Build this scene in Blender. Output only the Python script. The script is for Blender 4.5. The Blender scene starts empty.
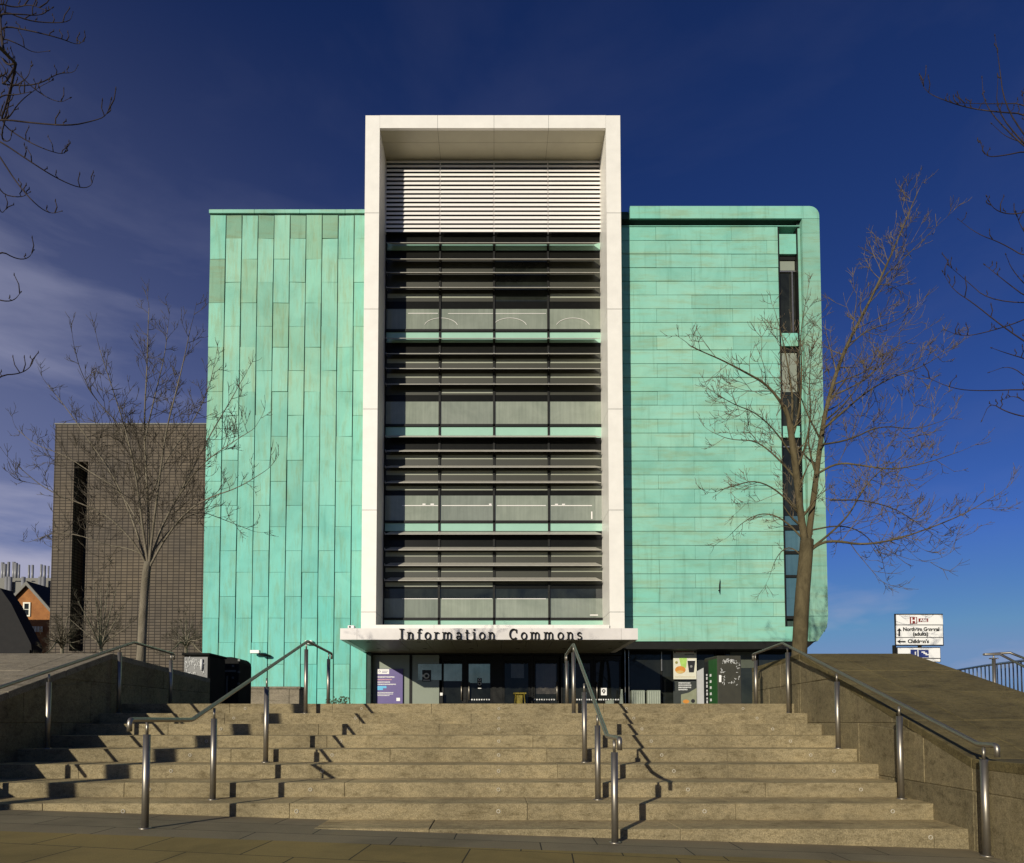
import bpy, bmesh, math, random
from mathutils import Vector, Matrix
random.seed(7)
R = math.radians
sc = bpy.context.scene
COL = sc.collection

# ------------------------------------------------------------------ camera
F = 650.0; VX = 494.0; PITCH = 0.0433; HZ = 722.0
PY = HZ - F*math.tan(PITCH)
EZ = -0.294                       # eye height; the plaza is z = 0
cam = bpy.data.cameras.new('camera'); co = bpy.data.objects.new('camera', cam); COL.objects.link(co)
co.location = (0, 0, EZ); co.rotation_euler = (math.pi/2 + PITCH, 0, 0)
cam.sensor_width = 36; cam.lens = F/1024*36
cam.shift_x = (512-VX)/1024; cam.shift_y = (PY-431.5)/1024
cam.clip_end = 6000; cam.clip_start = 0.05
sc.camera = co

def at(px, py, Y):
    """world point at distance Y seen at a place of the survey photograph"""
    x = (px-VX)/F; y = (PY-py)/F
    c, s = math.cos(PITCH), math.sin(PITCH)
    t = Y/(c - y*s)
    return Vector((x*t, Y, EZ + (s + y*c)*t))
def AX(px, py, Y): return at(px, py, Y).x
def AZ(py, Y): return at(VX, py, Y).z

# ------------------------------------------------------------------ objects
def setp(o, label=None, cat=None, group=None, kind=None):
    if label: o['label'] = label
    if cat: o['category'] = cat
    if group: o['group'] = group
    if kind: o['kind'] = kind
    return o
def empty(name, loc=(0,0,0), label=None, cat=None, group=None):
    o = bpy.data.objects.new(name, None); COL.objects.link(o); o.location = loc
    o.empty_display_size = .2
    return setp(o, label, cat, group)

class MB:
    def __init__(s): s.v = []; s.f = []; s.sm = []
    def face(s, pts, smooth=False):
        n = len(s.v); s.v += [tuple(p) for p in pts]; s.f.append(tuple(range(n, n+len(pts)))); s.sm.append(smooth); return s
    def box(s, x0, x1, y0, y1, z0, z1, M=None):
        n = len(s.v)
        vs = [(x0,y0,z0),(x1,y0,z0),(x1,y1,z0),(x0,y1,z0),(x0,y0,z1),(x1,y0,z1),(x1,y1,z1),(x0,y1,z1)]
        if M: vs = [tuple(M @ Vector(v)) for v in vs]
        s.v += vs
        for f in ((0,3,2,1),(4,5,6,7),(0,1,5,4),(1,2,6,5),(2,3,7,6),(3,0,4,7)):
            s.f.append(tuple(n+i for i in f)); s.sm.append(False)
        return s
    def hexa(s, vs):
        n = len(s.v); s.v += [tuple(v) for v in vs]
        for f in ((0,3,2,1),(4,5,6,7),(0,1,5,4),(1,2,6,5),(2,3,7,6),(3,0,4,7)):
            s.f.append(tuple(n+i for i in f)); s.sm.append(False)
        return s
    def prism(s, poly, axis, a, b):
        """poly of 2d points extruded along axis x|y|z from a to b"""
        def P(p, t):
            return {'x':(t,p[0],p[1]), 'y':(p[0],t,p[1]), 'z':(p[0],p[1],t)}[axis]
        n = len(s.v); k = len(poly)
        s.v += [P(p,a) for p in poly] + [P(p,b) for p in poly]
        s.f.append(tuple(range(n,n+k))); s.f.append(tuple(range(n+2*k-1,n+k-1,-1))); s.sm += [False]*2
        for i in range(k):
            j = (i+1)%k
            s.f.append((n+i, n+k+i, n+k+j, n+j)); s.sm.append(False)
        return s
    def tube(s, pts, rad, n=8, cap=True):
        pts = [Vector(p) for p in pts]
        if not hasattr(rad, '__len__'): rad = [rad]*len(pts)
        base = len(s.v); prev = None
        for i, p in enumerate(pts):
            if i == 0: d = pts[1]-p
            elif i == len(pts)-1: d = p-pts[i-1]
            else: d = (pts[i+1]-p).normalized() + (p-pts[i-1]).normalized()
            if d.length < 1e-9: d = Vector((0,0,1))
            d.normalize()
            if prev is None:
                u = d.orthogonal().normalized()
            else:
                u = prev - d*prev.dot(d)
                if u.length < 1e-6: u = d.orthogonal()
                u.normalize()
            prev = u; w = d.cross(u)
            k = 1.0
            if 0 < i < len(pts)-1:
                a = (pts[i+1]-p).normalized().dot((p-pts[i-1]).normalized())
                k = min(1.5, 1/max(.3, math.sqrt(max(0,(1+a)/2))))
            for j in range(n):
                t = 2*math.pi*j/n
                s.v.append(tuple(p + (u*math.cos(t) + w*math.sin(t))*rad[i]))
        for i in range(len(pts)-1):
            for j in range(n):
                a = base+i*n+j; b = base+i*n+(j+1)%n
                s.f.append((a, b, b+n, a+n)); s.sm.append(True)
        if cap:
            s.f.append(tuple(base+n-1-j for j in range(n))); s.sm.append(False)
            e = base+(len(pts)-1)*n
            s.f.append(tuple(e+j for j in range(n))); s.sm.append(False)
        return s
    def build(s, name, mat, parent=None, bevel=0, seg=1):
        me = bpy.data.meshes.new(name); me.from_pydata(s.v, [], s.f)
        me.polygons.foreach_set('use_smooth', s.sm)
        me.materials.append(mat); me.update()
        o = bpy.data.objects.new(name, me); COL.objects.link(o)
        if parent:
            o.parent = parent
            pl = Vector((0,0,0)); q = parent
            while q: pl += q.location; q = q.parent
            o.location = -pl          # meshes are written in world coordinates
        if bevel:
            m = o.modifiers.new('edge', 'BEVEL'); m.width = bevel; m.segments = seg; m.limit_method = 'ANGLE'; m.angle_limit = R(40)
        return o

# ------------------------------------------------------------------ materials
def nodes(name):
    m = bpy.data.materials.new(name); m.use_nodes = True
    nt = m.node_tree; nt.nodes.clear()
    out = nt.nodes.new('ShaderNodeOutputMaterial'); b = nt.nodes.new('ShaderNodeBsdfPrincipled')
    nt.links.new(b.outputs[0], out.inputs[0])
    return m, nt, b
def N(nt, t, **kw):
    n = nt.nodes.new(t)
    for k, v in kw.items():
        if k in n.inputs: n.inputs[k].default_value = v
        else: setattr(n, k, v)
    return n
def ramp(nt, fac, stops, interp='LINEAR'):
    r = nt.nodes.new('ShaderNodeValToRGB'); r.color_ramp.interpolation = interp
    while len(r.color_ramp.elements) < len(stops): r.color_ramp.elements.new(.5)
    for e, (p, c) in zip(r.color_ramp.elements, stops):
        e.position = p; e.color = (*c, 1) if len(c) == 3 else c
    nt.links.new(fac, r.inputs[0]); return r.outputs[0]
def mix(nt, a, b, fac, mode='MIX'):
    n = nt.nodes.new('ShaderNodeMix'); n.data_type = 'RGBA'; n.blend_type = mode; n.clamp_factor = True; n.clamp_result = False
    for sock, v in ((n.inputs[0], fac), (n.inputs[6], a), (n.inputs[7], b)):
        if isinstance(v, (int, float)): sock.default_value = v
        elif isinstance(v, (tuple, list)): sock.default_value = (*v, 1)
        else: nt.links.new(v, sock)
    return n.outputs[2]
def pos(nt, scale=(1,1,1), rot=(0,0,0), loc=(0,0,0)):
    g = nt.nodes.new('ShaderNodeNewGeometry'); mp = nt.nodes.new('ShaderNodeMapping')
    mp.inputs['Scale'].default_value = scale; mp.inputs['Rotation'].default_value = rot; mp.inputs['Location'].default_value = loc
    nt.links.new(g.outputs['Position'], mp.inputs[0]); return mp.outputs[0]
def noise(nt, scale, vec=None, detail=5, rough=.6, dist=0):
    n = nt.nodes.new('ShaderNodeTexNoise'); n.inputs['Scale'].default_value = scale
    n.inputs['Detail'].default_value = detail; n.inputs['Roughness'].default_value = rough; n.inputs['Distortion'].default_value = dist
    if vec is not None: nt.links.new(vec, n.inputs['Vector'])
    return n.outputs[0]
def island(nt):
    return nt.nodes.new('ShaderNodeNewGeometry').outputs['Random Per Island']
def bump(nt, b, h, strength=.3, dist=.02):
    n = nt.nodes.new('ShaderNodeBump'); n.inputs['Strength'].default_value = strength; n.inputs['Distance'].default_value = dist
    nt.links.new(h, n.inputs['Height']); nt.links.new(n.outputs[0], b.inputs['Normal'])
def plain(name, col, rough=.6, metal=0, spec=.5, var=.15, scale=6, bstr=0):
    m, nt, b = nodes(name)
    v = noise(nt, scale, pos(nt))
    c = ramp(nt, v, [(.25, tuple(x*(1-var) for x in col)), (.75, tuple(min(1,x*(1+var)) for x in col))])
    nt.links.new(c, b.inputs['Base Color'])
    b.inputs['Roughness'].default_value = rough; b.inputs['Metallic'].default_value = metal
    b.inputs['Specular IOR Level'].default_value = spec
    if bstr: bump(nt, b, noise(nt, scale*6, pos(nt)), bstr)
    return m

def mat_stone(name, base, bright=1.0, isl=.25, tread_lift=None):
    m, nt, b = nodes(name)
    p = pos(nt)
    big = noise(nt, .9, p, 4, .6, .5)
    mid = noise(nt, 6, pos(nt, (.45, 1, 1.6)), 7, .75)
    fine = noise(nt, 90, p, 3, .8)
    c0 = tuple(x*bright for x in base)
    c = ramp(nt, big, [(.3, tuple(x*.72 for x in c0)), (.5, c0), (.72, tuple(min(1,x*1.22) for x in c0))])
    st = ramp(nt, mid, [(.34, (.48,.45,.38)), (.47, (.95,.95,.94)), (.72, (1.22,1.18,1.1))])
    c = mix(nt, c, st, .75, 'MULTIPLY')
    fn = ramp(nt, fine, [(.32, (.52,.51,.47)), (.68, (1.36,1.35,1.32))])
    c = mix(nt, c, fn, .9, 'MULTIPLY')
    m2_ = ramp(nt, noise(nt, 26, pos(nt, (.6,1,1)), 4, .8), [(.36, (.66,.64,.58)), (.5, (1,1,1)), (.68, (1.16,1.15,1.12))])
    c = mix(nt, c, m2_, .8, 'MULTIPLY')
    iv = ramp(nt, island(nt), [(0, (1-isl,)*3), (1, (1+isl*.7, 1+isl*.6, 1+isl*.4))])
    c = mix(nt, c, iv, 1.0, 'MULTIPLY')
    # upper faces coloured paler to lift treads that the low sun only grazes
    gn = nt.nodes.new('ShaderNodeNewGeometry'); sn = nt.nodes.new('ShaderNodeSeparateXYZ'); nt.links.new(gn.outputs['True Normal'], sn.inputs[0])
    if tread_lift: c = mix(nt, c, ramp(nt, sn.outputs[2], [(.5, (1,1,1)), (.9, tread_lift)]), 1.0, 'MULTIPLY')
    # dark weather streaks running down faces
    ps = pos(nt, (3.2, 3.2, .5))
    sk = ramp(nt, noise(nt, 1.6, ps, 5, .7), [(.57, (1,1,1)), (.72, (.55,.52,.42))])
    c = mix(nt, c, sk, .4, 'MULTIPLY')
    nt.links.new(c, b.inputs['Base Color'])
    b.inputs['Roughness'].default_value = .88; b.inputs['Specular IOR Level'].default_value = .25
    ad = nt.nodes.new('ShaderNodeMath'); ad.operation = 'ADD'
    nt.links.new(fine, ad.inputs[0]); nt.links.new(mid, ad.inputs[1])
    bump(nt, b, ad.outputs[0], .5, .012)
    return m
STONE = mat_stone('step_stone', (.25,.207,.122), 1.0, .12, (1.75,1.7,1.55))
PARA = mat_stone('parapet_stone', (.215,.178,.10), 1.0, .12)
SLAB = mat_stone('slab_stone', (.135,.108,.046), 1.0, .06)
LSLAB = mat_stone('grey_slab_stone', (.23,.20,.15), 1.0, .06)
PLAZA = mat_stone('plaza_paving', (.19,.165,.115))

def mat_copper(name, horizontal):
    m, nt, b = nodes(name)
    p = pos(nt)
    isl = island(nt)
    c = ramp(nt, isl, [(0, (.20,.42,.31)), (.25, (.22,.485,.37)), (.45, (.255,.505,.38)), (.62, (.19,.475,.36)), (.8, (.26,.50,.365)), (1, (.21,.46,.35))])
    if not horizontal:
        br = ramp(nt, isl, [(.88, (1,1,1)), (.90, (.96,.93,.88)), (.95, (.98,.88,.80)), (.97, (1,1,1))])
        # only the upper half of the wall keeps brown unweathered sheets
        g = nt.nodes.new('ShaderNodeSeparateXYZ'); nt.links.new(p, g.inputs[0])
        mr = N(nt, 'ShaderNodeMapRange'); nt.links.new(g.outputs[2], mr.inputs[0])
        mr.inputs[1].default_value = 4; mr.inputs[2].default_value = 16
        br = mix(nt, (1,1,1), br, mr.outputs[0])
        c = mix(nt, c, br, 1.0, 'MULTIPLY')
        low = mix(nt, (.72,1.03,1.12), (1.03,1.0,.96), mr.outputs[0])
        c = mix(nt, c, low, 1.0, 'MULTIPLY')
    bl = ramp(nt, noise(nt, .55, p, 5, .6, .6), [(.34, (.80,.86,.86)), (.5, (.99,.99,.99)), (.66, (1.08,1.06,1.06))])
    c = mix(nt, c, bl, .9, 'MULTIPLY')
    sc_ = (.25,.25,1.6) if horizontal else (2.5,2.5,.35)
    st = ramp(nt, noise(nt, 2.2, pos(nt, sc_), 6, .7), [(.36, (1.02,.80,.68)), (.5, (1,1,1)), (.7, (.94,1.06,1.10))])
    c = mix(nt, c, st, .75, 'MULTIPLY')
    dr = ramp(nt, noise(nt, 2.0, pos(nt, (3,3,.22)), 4, .6), [(.56, (1,1,1)), (.72, (.66,.64,.58))])
    c = mix(nt, c, dr, .5, 'MULTIPLY')
    nt.links.new(c, b.inputs['Base Color'])
    b.inputs['Roughness'].default_value = .7; b.inputs['Specular IOR Level'].default_value = .25
    bump(nt, b, noise(nt, 1.3, pos(nt, (1,1,.5) if not horizontal else (.5,.5,1)), 3, .5), .25, .05)
    return m
COPV = mat_copper('copper_patina_upright', False)
COPH = mat_copper('copper_patina_level', True)
COPP = mat_copper('copper_pier', True)
for nd_ in COPP.node_tree.nodes:
    if nd_.type == 'VALTORGB' and abs(nd_.color_ramp.elements[0].color[0]-.20) < .001:
        for e_ in nd_.color_ramp.elements: e_.color = (e_.color[0]*.92, e_.color[1]*.82, e_.color[2]*.80, 1)
COPB = mat_copper('copper_dull', True)
for nd_ in COPB.node_tree.nodes:
    if nd_.type == 'VALTORGB' and abs(nd_.color_ramp.elements[0].color[0]-.20) < .001:
        for e_ in nd_.color_ramp.elements: e_.color = (.19,.345,.225,1)
SEAM = plain('dark_seam', (.025,.05,.04), .8, var=.3)

WHITE = plain('white_panel', (.72,.69,.61), .45, var=.06, scale=2.2)
GREYM = plain('fascia_metal', (.62,.58,.53), .4, var=.12, scale=1.2)
LOUV = plain('louvre_metal', (.78,.74,.68), .5, var=.03)
FINM = plain('fin_metal', (.36,.34,.28), .45, metal=.0, var=.12)
FRAME = plain('dark_frame', (.014,.014,.012), .5, spec=.15, var=.2)
DARK = plain('interior_dark', (.008,.009,.010), .8, var=.3)
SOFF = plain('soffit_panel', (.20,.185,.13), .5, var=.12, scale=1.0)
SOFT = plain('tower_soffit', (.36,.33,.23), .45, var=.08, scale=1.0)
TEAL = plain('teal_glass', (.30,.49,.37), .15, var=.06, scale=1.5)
BLIND = plain('olive_blind_shaded', (.024,.024,.012), .55, var=.06, scale=1.5)  # darkened so the colour holds the shade around the sun bars
BLACKG = plain('black_spandrel', (.008,.008,.006), .3, spec=.12, var=.2)
PALEG = plain('pale_glass_panel', (.235,.26,.20), .25, var=.08, scale=1.0)
def mat_window(name, c1, c2, rough=.05):
    m, nt, b = nodes(name)
    p = pos(nt, (1,1,1))
    g = noise(nt, .8, p, 4, .6, .8)
    c = ramp(nt, g, [(.3, c1), (.7, c2)])
    vb = ramp(nt, noise(nt, 3.0, pos(nt, (3,3,.15)), 3, .6), [(.4, (.86,.86,.86)), (.6, (1.05,1.05,1.05))])
    c = mix(nt, c, vb, .6, 'MULTIPLY')
    oi = nt.nodes.new('ShaderNodeObjectInfo'); c = mix(nt, c, ramp(nt, oi.outputs['Random'], [(0, (.8,.8,.82)), (1, (1.08,1.08,1.04))]), 1.0, 'MULTIPLY')
    nt.links.new(c, b.inputs['Base Color'])
    b.inputs['Roughness'].default_value = rough; b.inputs['Specular IOR Level'].default_value = .4
    return m
WIN = mat_window('window_with_blind', (.20,.225,.175), (.27,.295,.235))
WIND = mat_window('window_dark', (.010,.012,.010), (.03,.034,.026))
WINB = mat_window('window_blue', (.055,.12,.15), (.075,.15,.18))
GLASS = mat_window('entrance_glass', (.010,.012,.011), (.02,.022,.018), .02)
for nd_ in GLASS.node_tree.nodes:
    if nd_.type == 'BSDF_PRINCIPLED': nd_.inputs['Specular IOR Level'].default_value = .2
GLASSR = mat_window('reflecting_glass', (.20,.20,.13), (.36,.35,.24), .04)
for nd_ in GLASSR.node_tree.nodes:
    if nd_.type == 'BSDF_PRINCIPLED': nd_.inputs['Metallic'].default_value = .75
STEEL = plain('brushed_steel', (.32,.29,.235), .42, metal=.9, var=.1, scale=20)
STEELD = plain('steel_weathered', (.36,.34,.29), .36, metal=.85, var=.2, scale=12)
PAINTB = plain('black_paint', (.012,.012,.011), .85, spec=.12, var=.3)
SCRIB = plain('white_marker', (.6,.6,.56), .7)
GREENP = plain('green_paint', (.018,.085,.018), .45, var=.15)
ADVF = plain('grey_panel_face', (.11,.11,.10), .5, var=.25, scale=5)
PURP = plain('purple_board', (.095,.065,.21), .4, var=.08)
WSIGN = plain('white_print', (.78,.77,.72), .5, var=.02)
CYANP = plain('cyan_print', (.10,.45,.70), .5)
REDP = plain('red_print', (.20,.015,.012), .5)
PINKP = plain('pink_print', (.6,.32,.38), .5)
BLUEP = plain('blue_print', (.02,.035,.16), .5)
BLKP = plain('black_print', (.012,.012,.012), .5)
YEL = plain('yellow_plastic', (.26,.20,.02), .4)
ORNG = plain('orange_print', (.55,.22,.03), .5)
LIME = plain('lime_print', (.35,.55,.12), .5)
CREAM = plain('cream_print', (.62,.60,.46), .5, var=.05)
def mat_bark(name, c1, c2):
    m, nt, b = nodes(name)
    g = noise(nt, 5, pos(nt, (1,1,.35)), 6, .7, .6)
    c = ramp(nt, g, [(.3, c1), (.7, c2)])
    nt.links.new(c, b.inputs['Base Color']); b.inputs['Roughness'].default_value = .9; b.inputs['Specular IOR Level'].default_value = .15
    bump(nt, b, noise(nt, 30, pos(nt, (1,1,.3)), 4, .8), .6, .03)
    return m
BARK = mat_bark('bark_brown', (.045,.036,.018), (.135,.108,.055))
BARKG = mat_bark('bark_grey', (.10,.085,.055), (.23,.20,.145))
TWIG = mat_bark('twig_bark', (.07,.054,.034), (.22,.175,.11))
TWIGG = mat_bark('twig_grey', (.035,.03,.02), (.15,.125,.09))
TWIGD = mat_bark('twig_dark', (.018,.013,.012), (.06,.045,.04))

def mat_tile():
    m, nt, b = nodes('small_tile_cladding')
    br = nt.nodes.new('ShaderNodeTexBrick'); br.offset = 0; br.squash = 1
    # wall lies in the XZ plane: turn Z into the brick's Y
    sp = nt.nodes.new('ShaderNodeSeparateXYZ'); cb = nt.nodes.new('ShaderNodeCombineXYZ')
    nt.links.new(pos(nt), sp.inputs[0])
    ad = nt.nodes.new('ShaderNodeMath'); nt.links.new(sp.outputs[0], ad.inputs[0]); nt.links.new(sp.outputs[1], ad.inputs[1])
    nt.links.new(ad.outputs[0], cb.inputs[0]); nt.links.new(sp.outputs[2], cb.inputs[1])
    nt.links.new(cb.outputs[0], br.inputs['Vector'])
    br.inputs['Scale'].default_value = 1; br.inputs['Brick Width'].default_value = .52; br.inputs['Row Height'].default_value = .27
    br.inputs['Mortar Size'].default_value = .04; br.inputs['Mortar Smooth'].default_value = .2
    br.inputs['Color1'].default_value = (.098,.080,.058,1); br.inputs['Color2'].default_value = (.128,.105,.076,1); br.inputs['Mortar'].default_value = (.03,.024,.018,1)
    big = ramp(nt, noise(nt, .16, pos(nt), 6, .6), [(.35, (.78,.78,.8)), (.65, (1.15,1.1,1.0))])
    c = mix(nt, br.outputs[0], big, 1.0, 'MULTIPLY')
    nt.links.new(c, b.inputs['Base Color']); b.inputs['Roughness'].default_value = .75; b.inputs['Specular IOR Level'].default_value = .2
    bump(nt, b, br.outputs['Fac'], -.3, .02)
    return m
TILE = mat_tile()
def mat_brick():
    m, nt, b = nodes('orange_brick')
    g = ramp(nt, noise(nt, 1.0, pos(nt), 6, .7), [(.3, (.20,.075,.02)), (.7, (.36,.15,.04))])
    nt.links.new(g, b.inputs['Base Color']); b.inputs['Roughness'].default_value = .9
    return m
BRICK = mat_brick()
SLATE = plain('roof_slate', (.010,.009,.008), .9, var=.3, scale=2)
CONC = plain('grey_concrete', (.17,.165,.14), .8, var=.15)
FLUE = plain('flue_steel', (.22,.22,.22), .4, var=.2, scale=.4)
LEAF = plain('weed_leaf', (.05,.07,.03), .7, var=.3)

def mat_pavement():
    m, nt, b = nodes('lower_paving')
    p = pos(nt)
    sx = nt.nodes.new('ShaderNodeSeparateXYZ'); nt.links.new(p, sx.inputs[0])
    # slabs of the front field, laid slightly askew to the steps
    br = nt.nodes.new('ShaderNodeTexBrick'); br.offset = .5
    nt.links.new(pos(nt, rot=(0,0,R(4.5)), loc=(0.2,.28,0)), br.inputs['Vector'])
    br.inputs['Scale'].default_value = 1; br.inputs['Brick Width'].default_value = .82; br.inputs['Row Height'].default_value = .62
    br.inputs['Mortar Size'].default_value = .006; br.inputs['Mortar Smooth'].default_value = .1; br.inputs['Bias'].default_value = -.2
    br.inputs['Color1'].default_value = (.24,.175,.055,1); br.inputs['Color2'].default_value = (.27,.20,.066,1); br.inputs['Mortar'].default_value = (.03,.024,.014,1)
    br2 = nt.nodes.new('ShaderNodeTexBrick'); br2.offset = .4
    nt.links.new(pos(nt, rot=(0,0,R(1.5)), loc=(0.5,.13,0)), br2.inputs['Vector'])
    br2.inputs['Scale'].default_value = 1; br2.inputs['Brick Width'].default_value = 1.25; br2.inputs['Row Height'].default_value = .45
    br2.inputs['Mortar Size'].default_value = .006; br2.inputs['Mortar Smooth'].default_value = .1
    br2.inputs['Color1'].default_value = (.215,.175,.10,1); br2.inputs['Color2'].default_value = (.235,.195,.115,1); br2.inputs['Mortar'].default_value = (.03,.026,.018,1)
    # boundary between the two fields
    ml = nt.nodes.new('ShaderNodeMath'); ml.operation = 'MULTIPLY_ADD'; nt.links.new(sx.outputs[0], ml.inputs[0]); ml.inputs[1].default_value = .02
    nt.links.new(sx.outputs[1], ml.inputs[2])
    gt = nt.nodes.new('ShaderNodeMath'); gt.operation = 'GREATER_THAN'; nt.links.new(ml.outputs[0], gt.inputs[0]); gt.inputs[1].default_value = 5.38
    c = mix(nt, br.outputs[0], br2.outputs[0], gt.outputs[0])
    big = ramp(nt, noise(nt, 1.1, p, 5, .65, .4), [(.3, (.7,.7,.7)), (.5, (1,1,1)), (.7, (1.2,1.17,1.1))])
    c = mix(nt, c, big, .9, 'MULTIPLY')
    fn = ramp(nt, noise(nt, 120, p, 3, .8), [(.3, (.7,.7,.68)), (.7, (1.22,1.22,1.22))])
    c = mix(nt, c, fn, .7, 'MULTIPLY')
    nt.links.new(c, b.inputs['Base Color']); b.inputs['Roughness'].default_value = .85; b.inputs['Specular IOR Level'].default_value = .3
    bump(nt, b, noise(nt, 60, p, 4, .8), .3, .01)
    return m
PAVE = mat_pavement()

# ------------------------------------------------------------------ world and sun
AZ_S, EL_S = R(28), R(15.4)
w = bpy.data.worlds.new('World'); sc.world = w; w.use_nodes = True
nt = w.node_tree; nt.nodes.clear()
wo = nt.nodes.new('ShaderNodeOutputWorld'); bg = nt.nodes.new('ShaderNodeBackground'); nt.links.new(bg.outputs[0], wo.inputs[0])
sky = nt.nodes.new('ShaderNodeTexSky'); sky.sky_type = 'NISHITA'; sky.sun_disc = False
sky.sun_elevation = EL_S
# the sun stands behind the camera on its left: direction (-sin, -cos)
sky.sun_rotation = math.pi + AZ_S
sky.altitude = 200; sky.air_density = 1.0; sky.dust_density = .25; sky.ozone_density = 3.0
gm = nt.nodes.new('ShaderNodeGamma'); gm.inputs[1].default_value = 1.4
nt.links.new(sky.outputs[0], gm.inputs[0])
tc = nt.nodes.new('ShaderNodeTexCoord')
sp = nt.nodes.new('ShaderNodeSeparateXYZ'); nt.links.new(tc.outputs['Generated'], sp.inputs[0])
tint = mix(nt, gm.outputs[0], (.39,.45,.76), 1.0, 'MULTIPLY')
tint = mix(nt, tint, (3.2,5.6,10.0), 1.0, 'DARKEN')
# thin cirrus, drawn out along a slant, mostly in the western (left) sky
mp = nt.nodes.new('ShaderNodeMapping'); nt.links.new(tc.outputs['Generated'], mp.inputs[0])
mp.inputs['Rotation'].default_value = (0, R(28), 0); mp.inputs['Scale'].default_value = (.9, .9, 4.2)
cn = noise(nt, 1.6, mp.outputs[0], 7, .55, .5)
cr = ramp(nt, cn, [(.44, (0,0,0)), (.60, (1,1,1))])
lm = N(nt, 'ShaderNodeMapRange'); nt.links.new(sp.outputs[0], lm.inputs[0]); lm.inputs[1].default_value = .0; lm.inputs[2].default_value = -.62
lz = N(nt, 'ShaderNodeMapRange'); nt.links.new(sp.outputs[2], lz.inputs[0]); lz.inputs[1].default_value = .75; lz.inputs[2].default_value = .12
m1 = nt.nodes.new('ShaderNodeMath'); m1.operation = 'MULTIPLY'; nt.links.new(lm.outputs[0], m1.inputs[0]); nt.links.new(lz.outputs[0], m1.inputs[1])
m1b = nt.nodes.new('ShaderNodeMath'); m1b.operation = 'MULTIPLY_ADD'; nt.links.new(cr, m1b.inputs[0]); m1b.inputs[1].default_value = .85; m1b.inputs[2].default_value = .48
m2 = nt.nodes.new('ShaderNodeMath'); m2.operation = 'MULTIPLY'; nt.links.new(m1.outputs[0], m2.inputs[0]); nt.links.new(m1b.outputs[0], m2.inputs[1])
# low puffs near the horizon
mp2 = nt.nodes.new('ShaderNodeMapping'); nt.links.new(tc.outputs['Generated'], mp2.inputs[0]); mp2.inputs['Scale'].default_value = (1, 1, 3.2)
pf = ramp(nt, noise(nt, 3.6, mp2.outputs[0], 5, .55), [(.58, (0,0,0)), (.74, (1,1,1))])
lz2 = N(nt, 'ShaderNodeMapRange'); nt.links.new(sp.outputs[2], lz2.inputs[0]); lz2.inputs[1].default_value = .30; lz2.inputs[2].default_value = .08
m3 = nt.nodes.new('ShaderNodeMath'); m3.operation = 'MULTIPLY'; nt.links.new(pf, m3.inputs[0]); nt.links.new(lz2.outputs[0], m3.inputs[1])
m3b = nt.nodes.new('ShaderNodeMath'); m3b.operation = 'MULTIPLY'; nt.links.new(m3.outputs[0], m3b.inputs[0]); m3b.inputs[1].default_value = .5
CLOUDC = (7.2, 7.4, 10.2)
s1 = mix(nt, tint, CLOUDC, m2.outputs[0])
s2 = mix(nt, s1, (9.0, 8.6, 11.0), m3b.outputs[0])
# faint high veil
mp3 = nt.nodes.new('ShaderNodeMapping'); nt.links.new(tc.outputs['Generated'], mp3.inputs[0]); mp3.inputs['Rotation'].default_value = (.4, R(-20), 0); mp3.inputs['Scale'].default_value = (1.2, 1, 2.6)
vf = ramp(nt, noise(nt, 2.3, mp3.outputs[0], 6, .55, .4), [(.50, (0,0,0)), (.80, (.09,.09,.09))])
s2 = mix(nt, s2, (4.0, 4.2, 6.5), vf)
nt.links.new(s2, bg.inputs[0]); bg.inputs[1].default_value = .05

sl = bpy.data.lights.new('sun', 'SUN'); sl.energy = 4.5; sl.angle = R(.5); sl.color = (1.0, .93, .80)
so = bpy.data.objects.new('sun', sl); COL.objects.link(so)
d = Vector((math.sin(AZ_S)*math.cos(EL_S), math.cos(AZ_S)*math.cos(EL_S), -math.sin(EL_S)))
so.rotation_euler = d.to_track_quat('-Z', 'Y').to_euler(); so.location = (-20, -40, 25)

# ------------------------------------------------------------------ stairs and ground
ST_R = .16; ST_T = .57; ST_D0 = 10.6
def SD(i): return ST_D0 - ST_T*i          # distance of the nosing of step i
def XR(Y): return 4.37 + .115*(Y-6.04)    # face of the right wall
XL = -6.08                                # face of the left wall
def gz(x, y):
    return EZ - 1.035 - .031*max(-8, min(8, x))
g = MB()
xs = [-60,-8,-6,-4,-2,0,2,4,6,8,60]; ys = [-60,0,3,4.5,6,7,8]
for i in range(len(xs)-1):
    for j in range(len(ys)-1):
        g.face([(x, y, gz(x,y)) for x, y in ((xs[i],ys[j]),(xs[i+1],ys[j]),(xs[i+1],ys[j+1]),(xs[i],ys[j+1]))])
setp(g.build('lower_pavement', PAVE), kind='structure')
g = MB(); g.box(-1500, 1500, ST_D0+.4, 2500, -6, -.004)
setp(g.build('plaza_ground', PLAZA), kind='structure')

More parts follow.
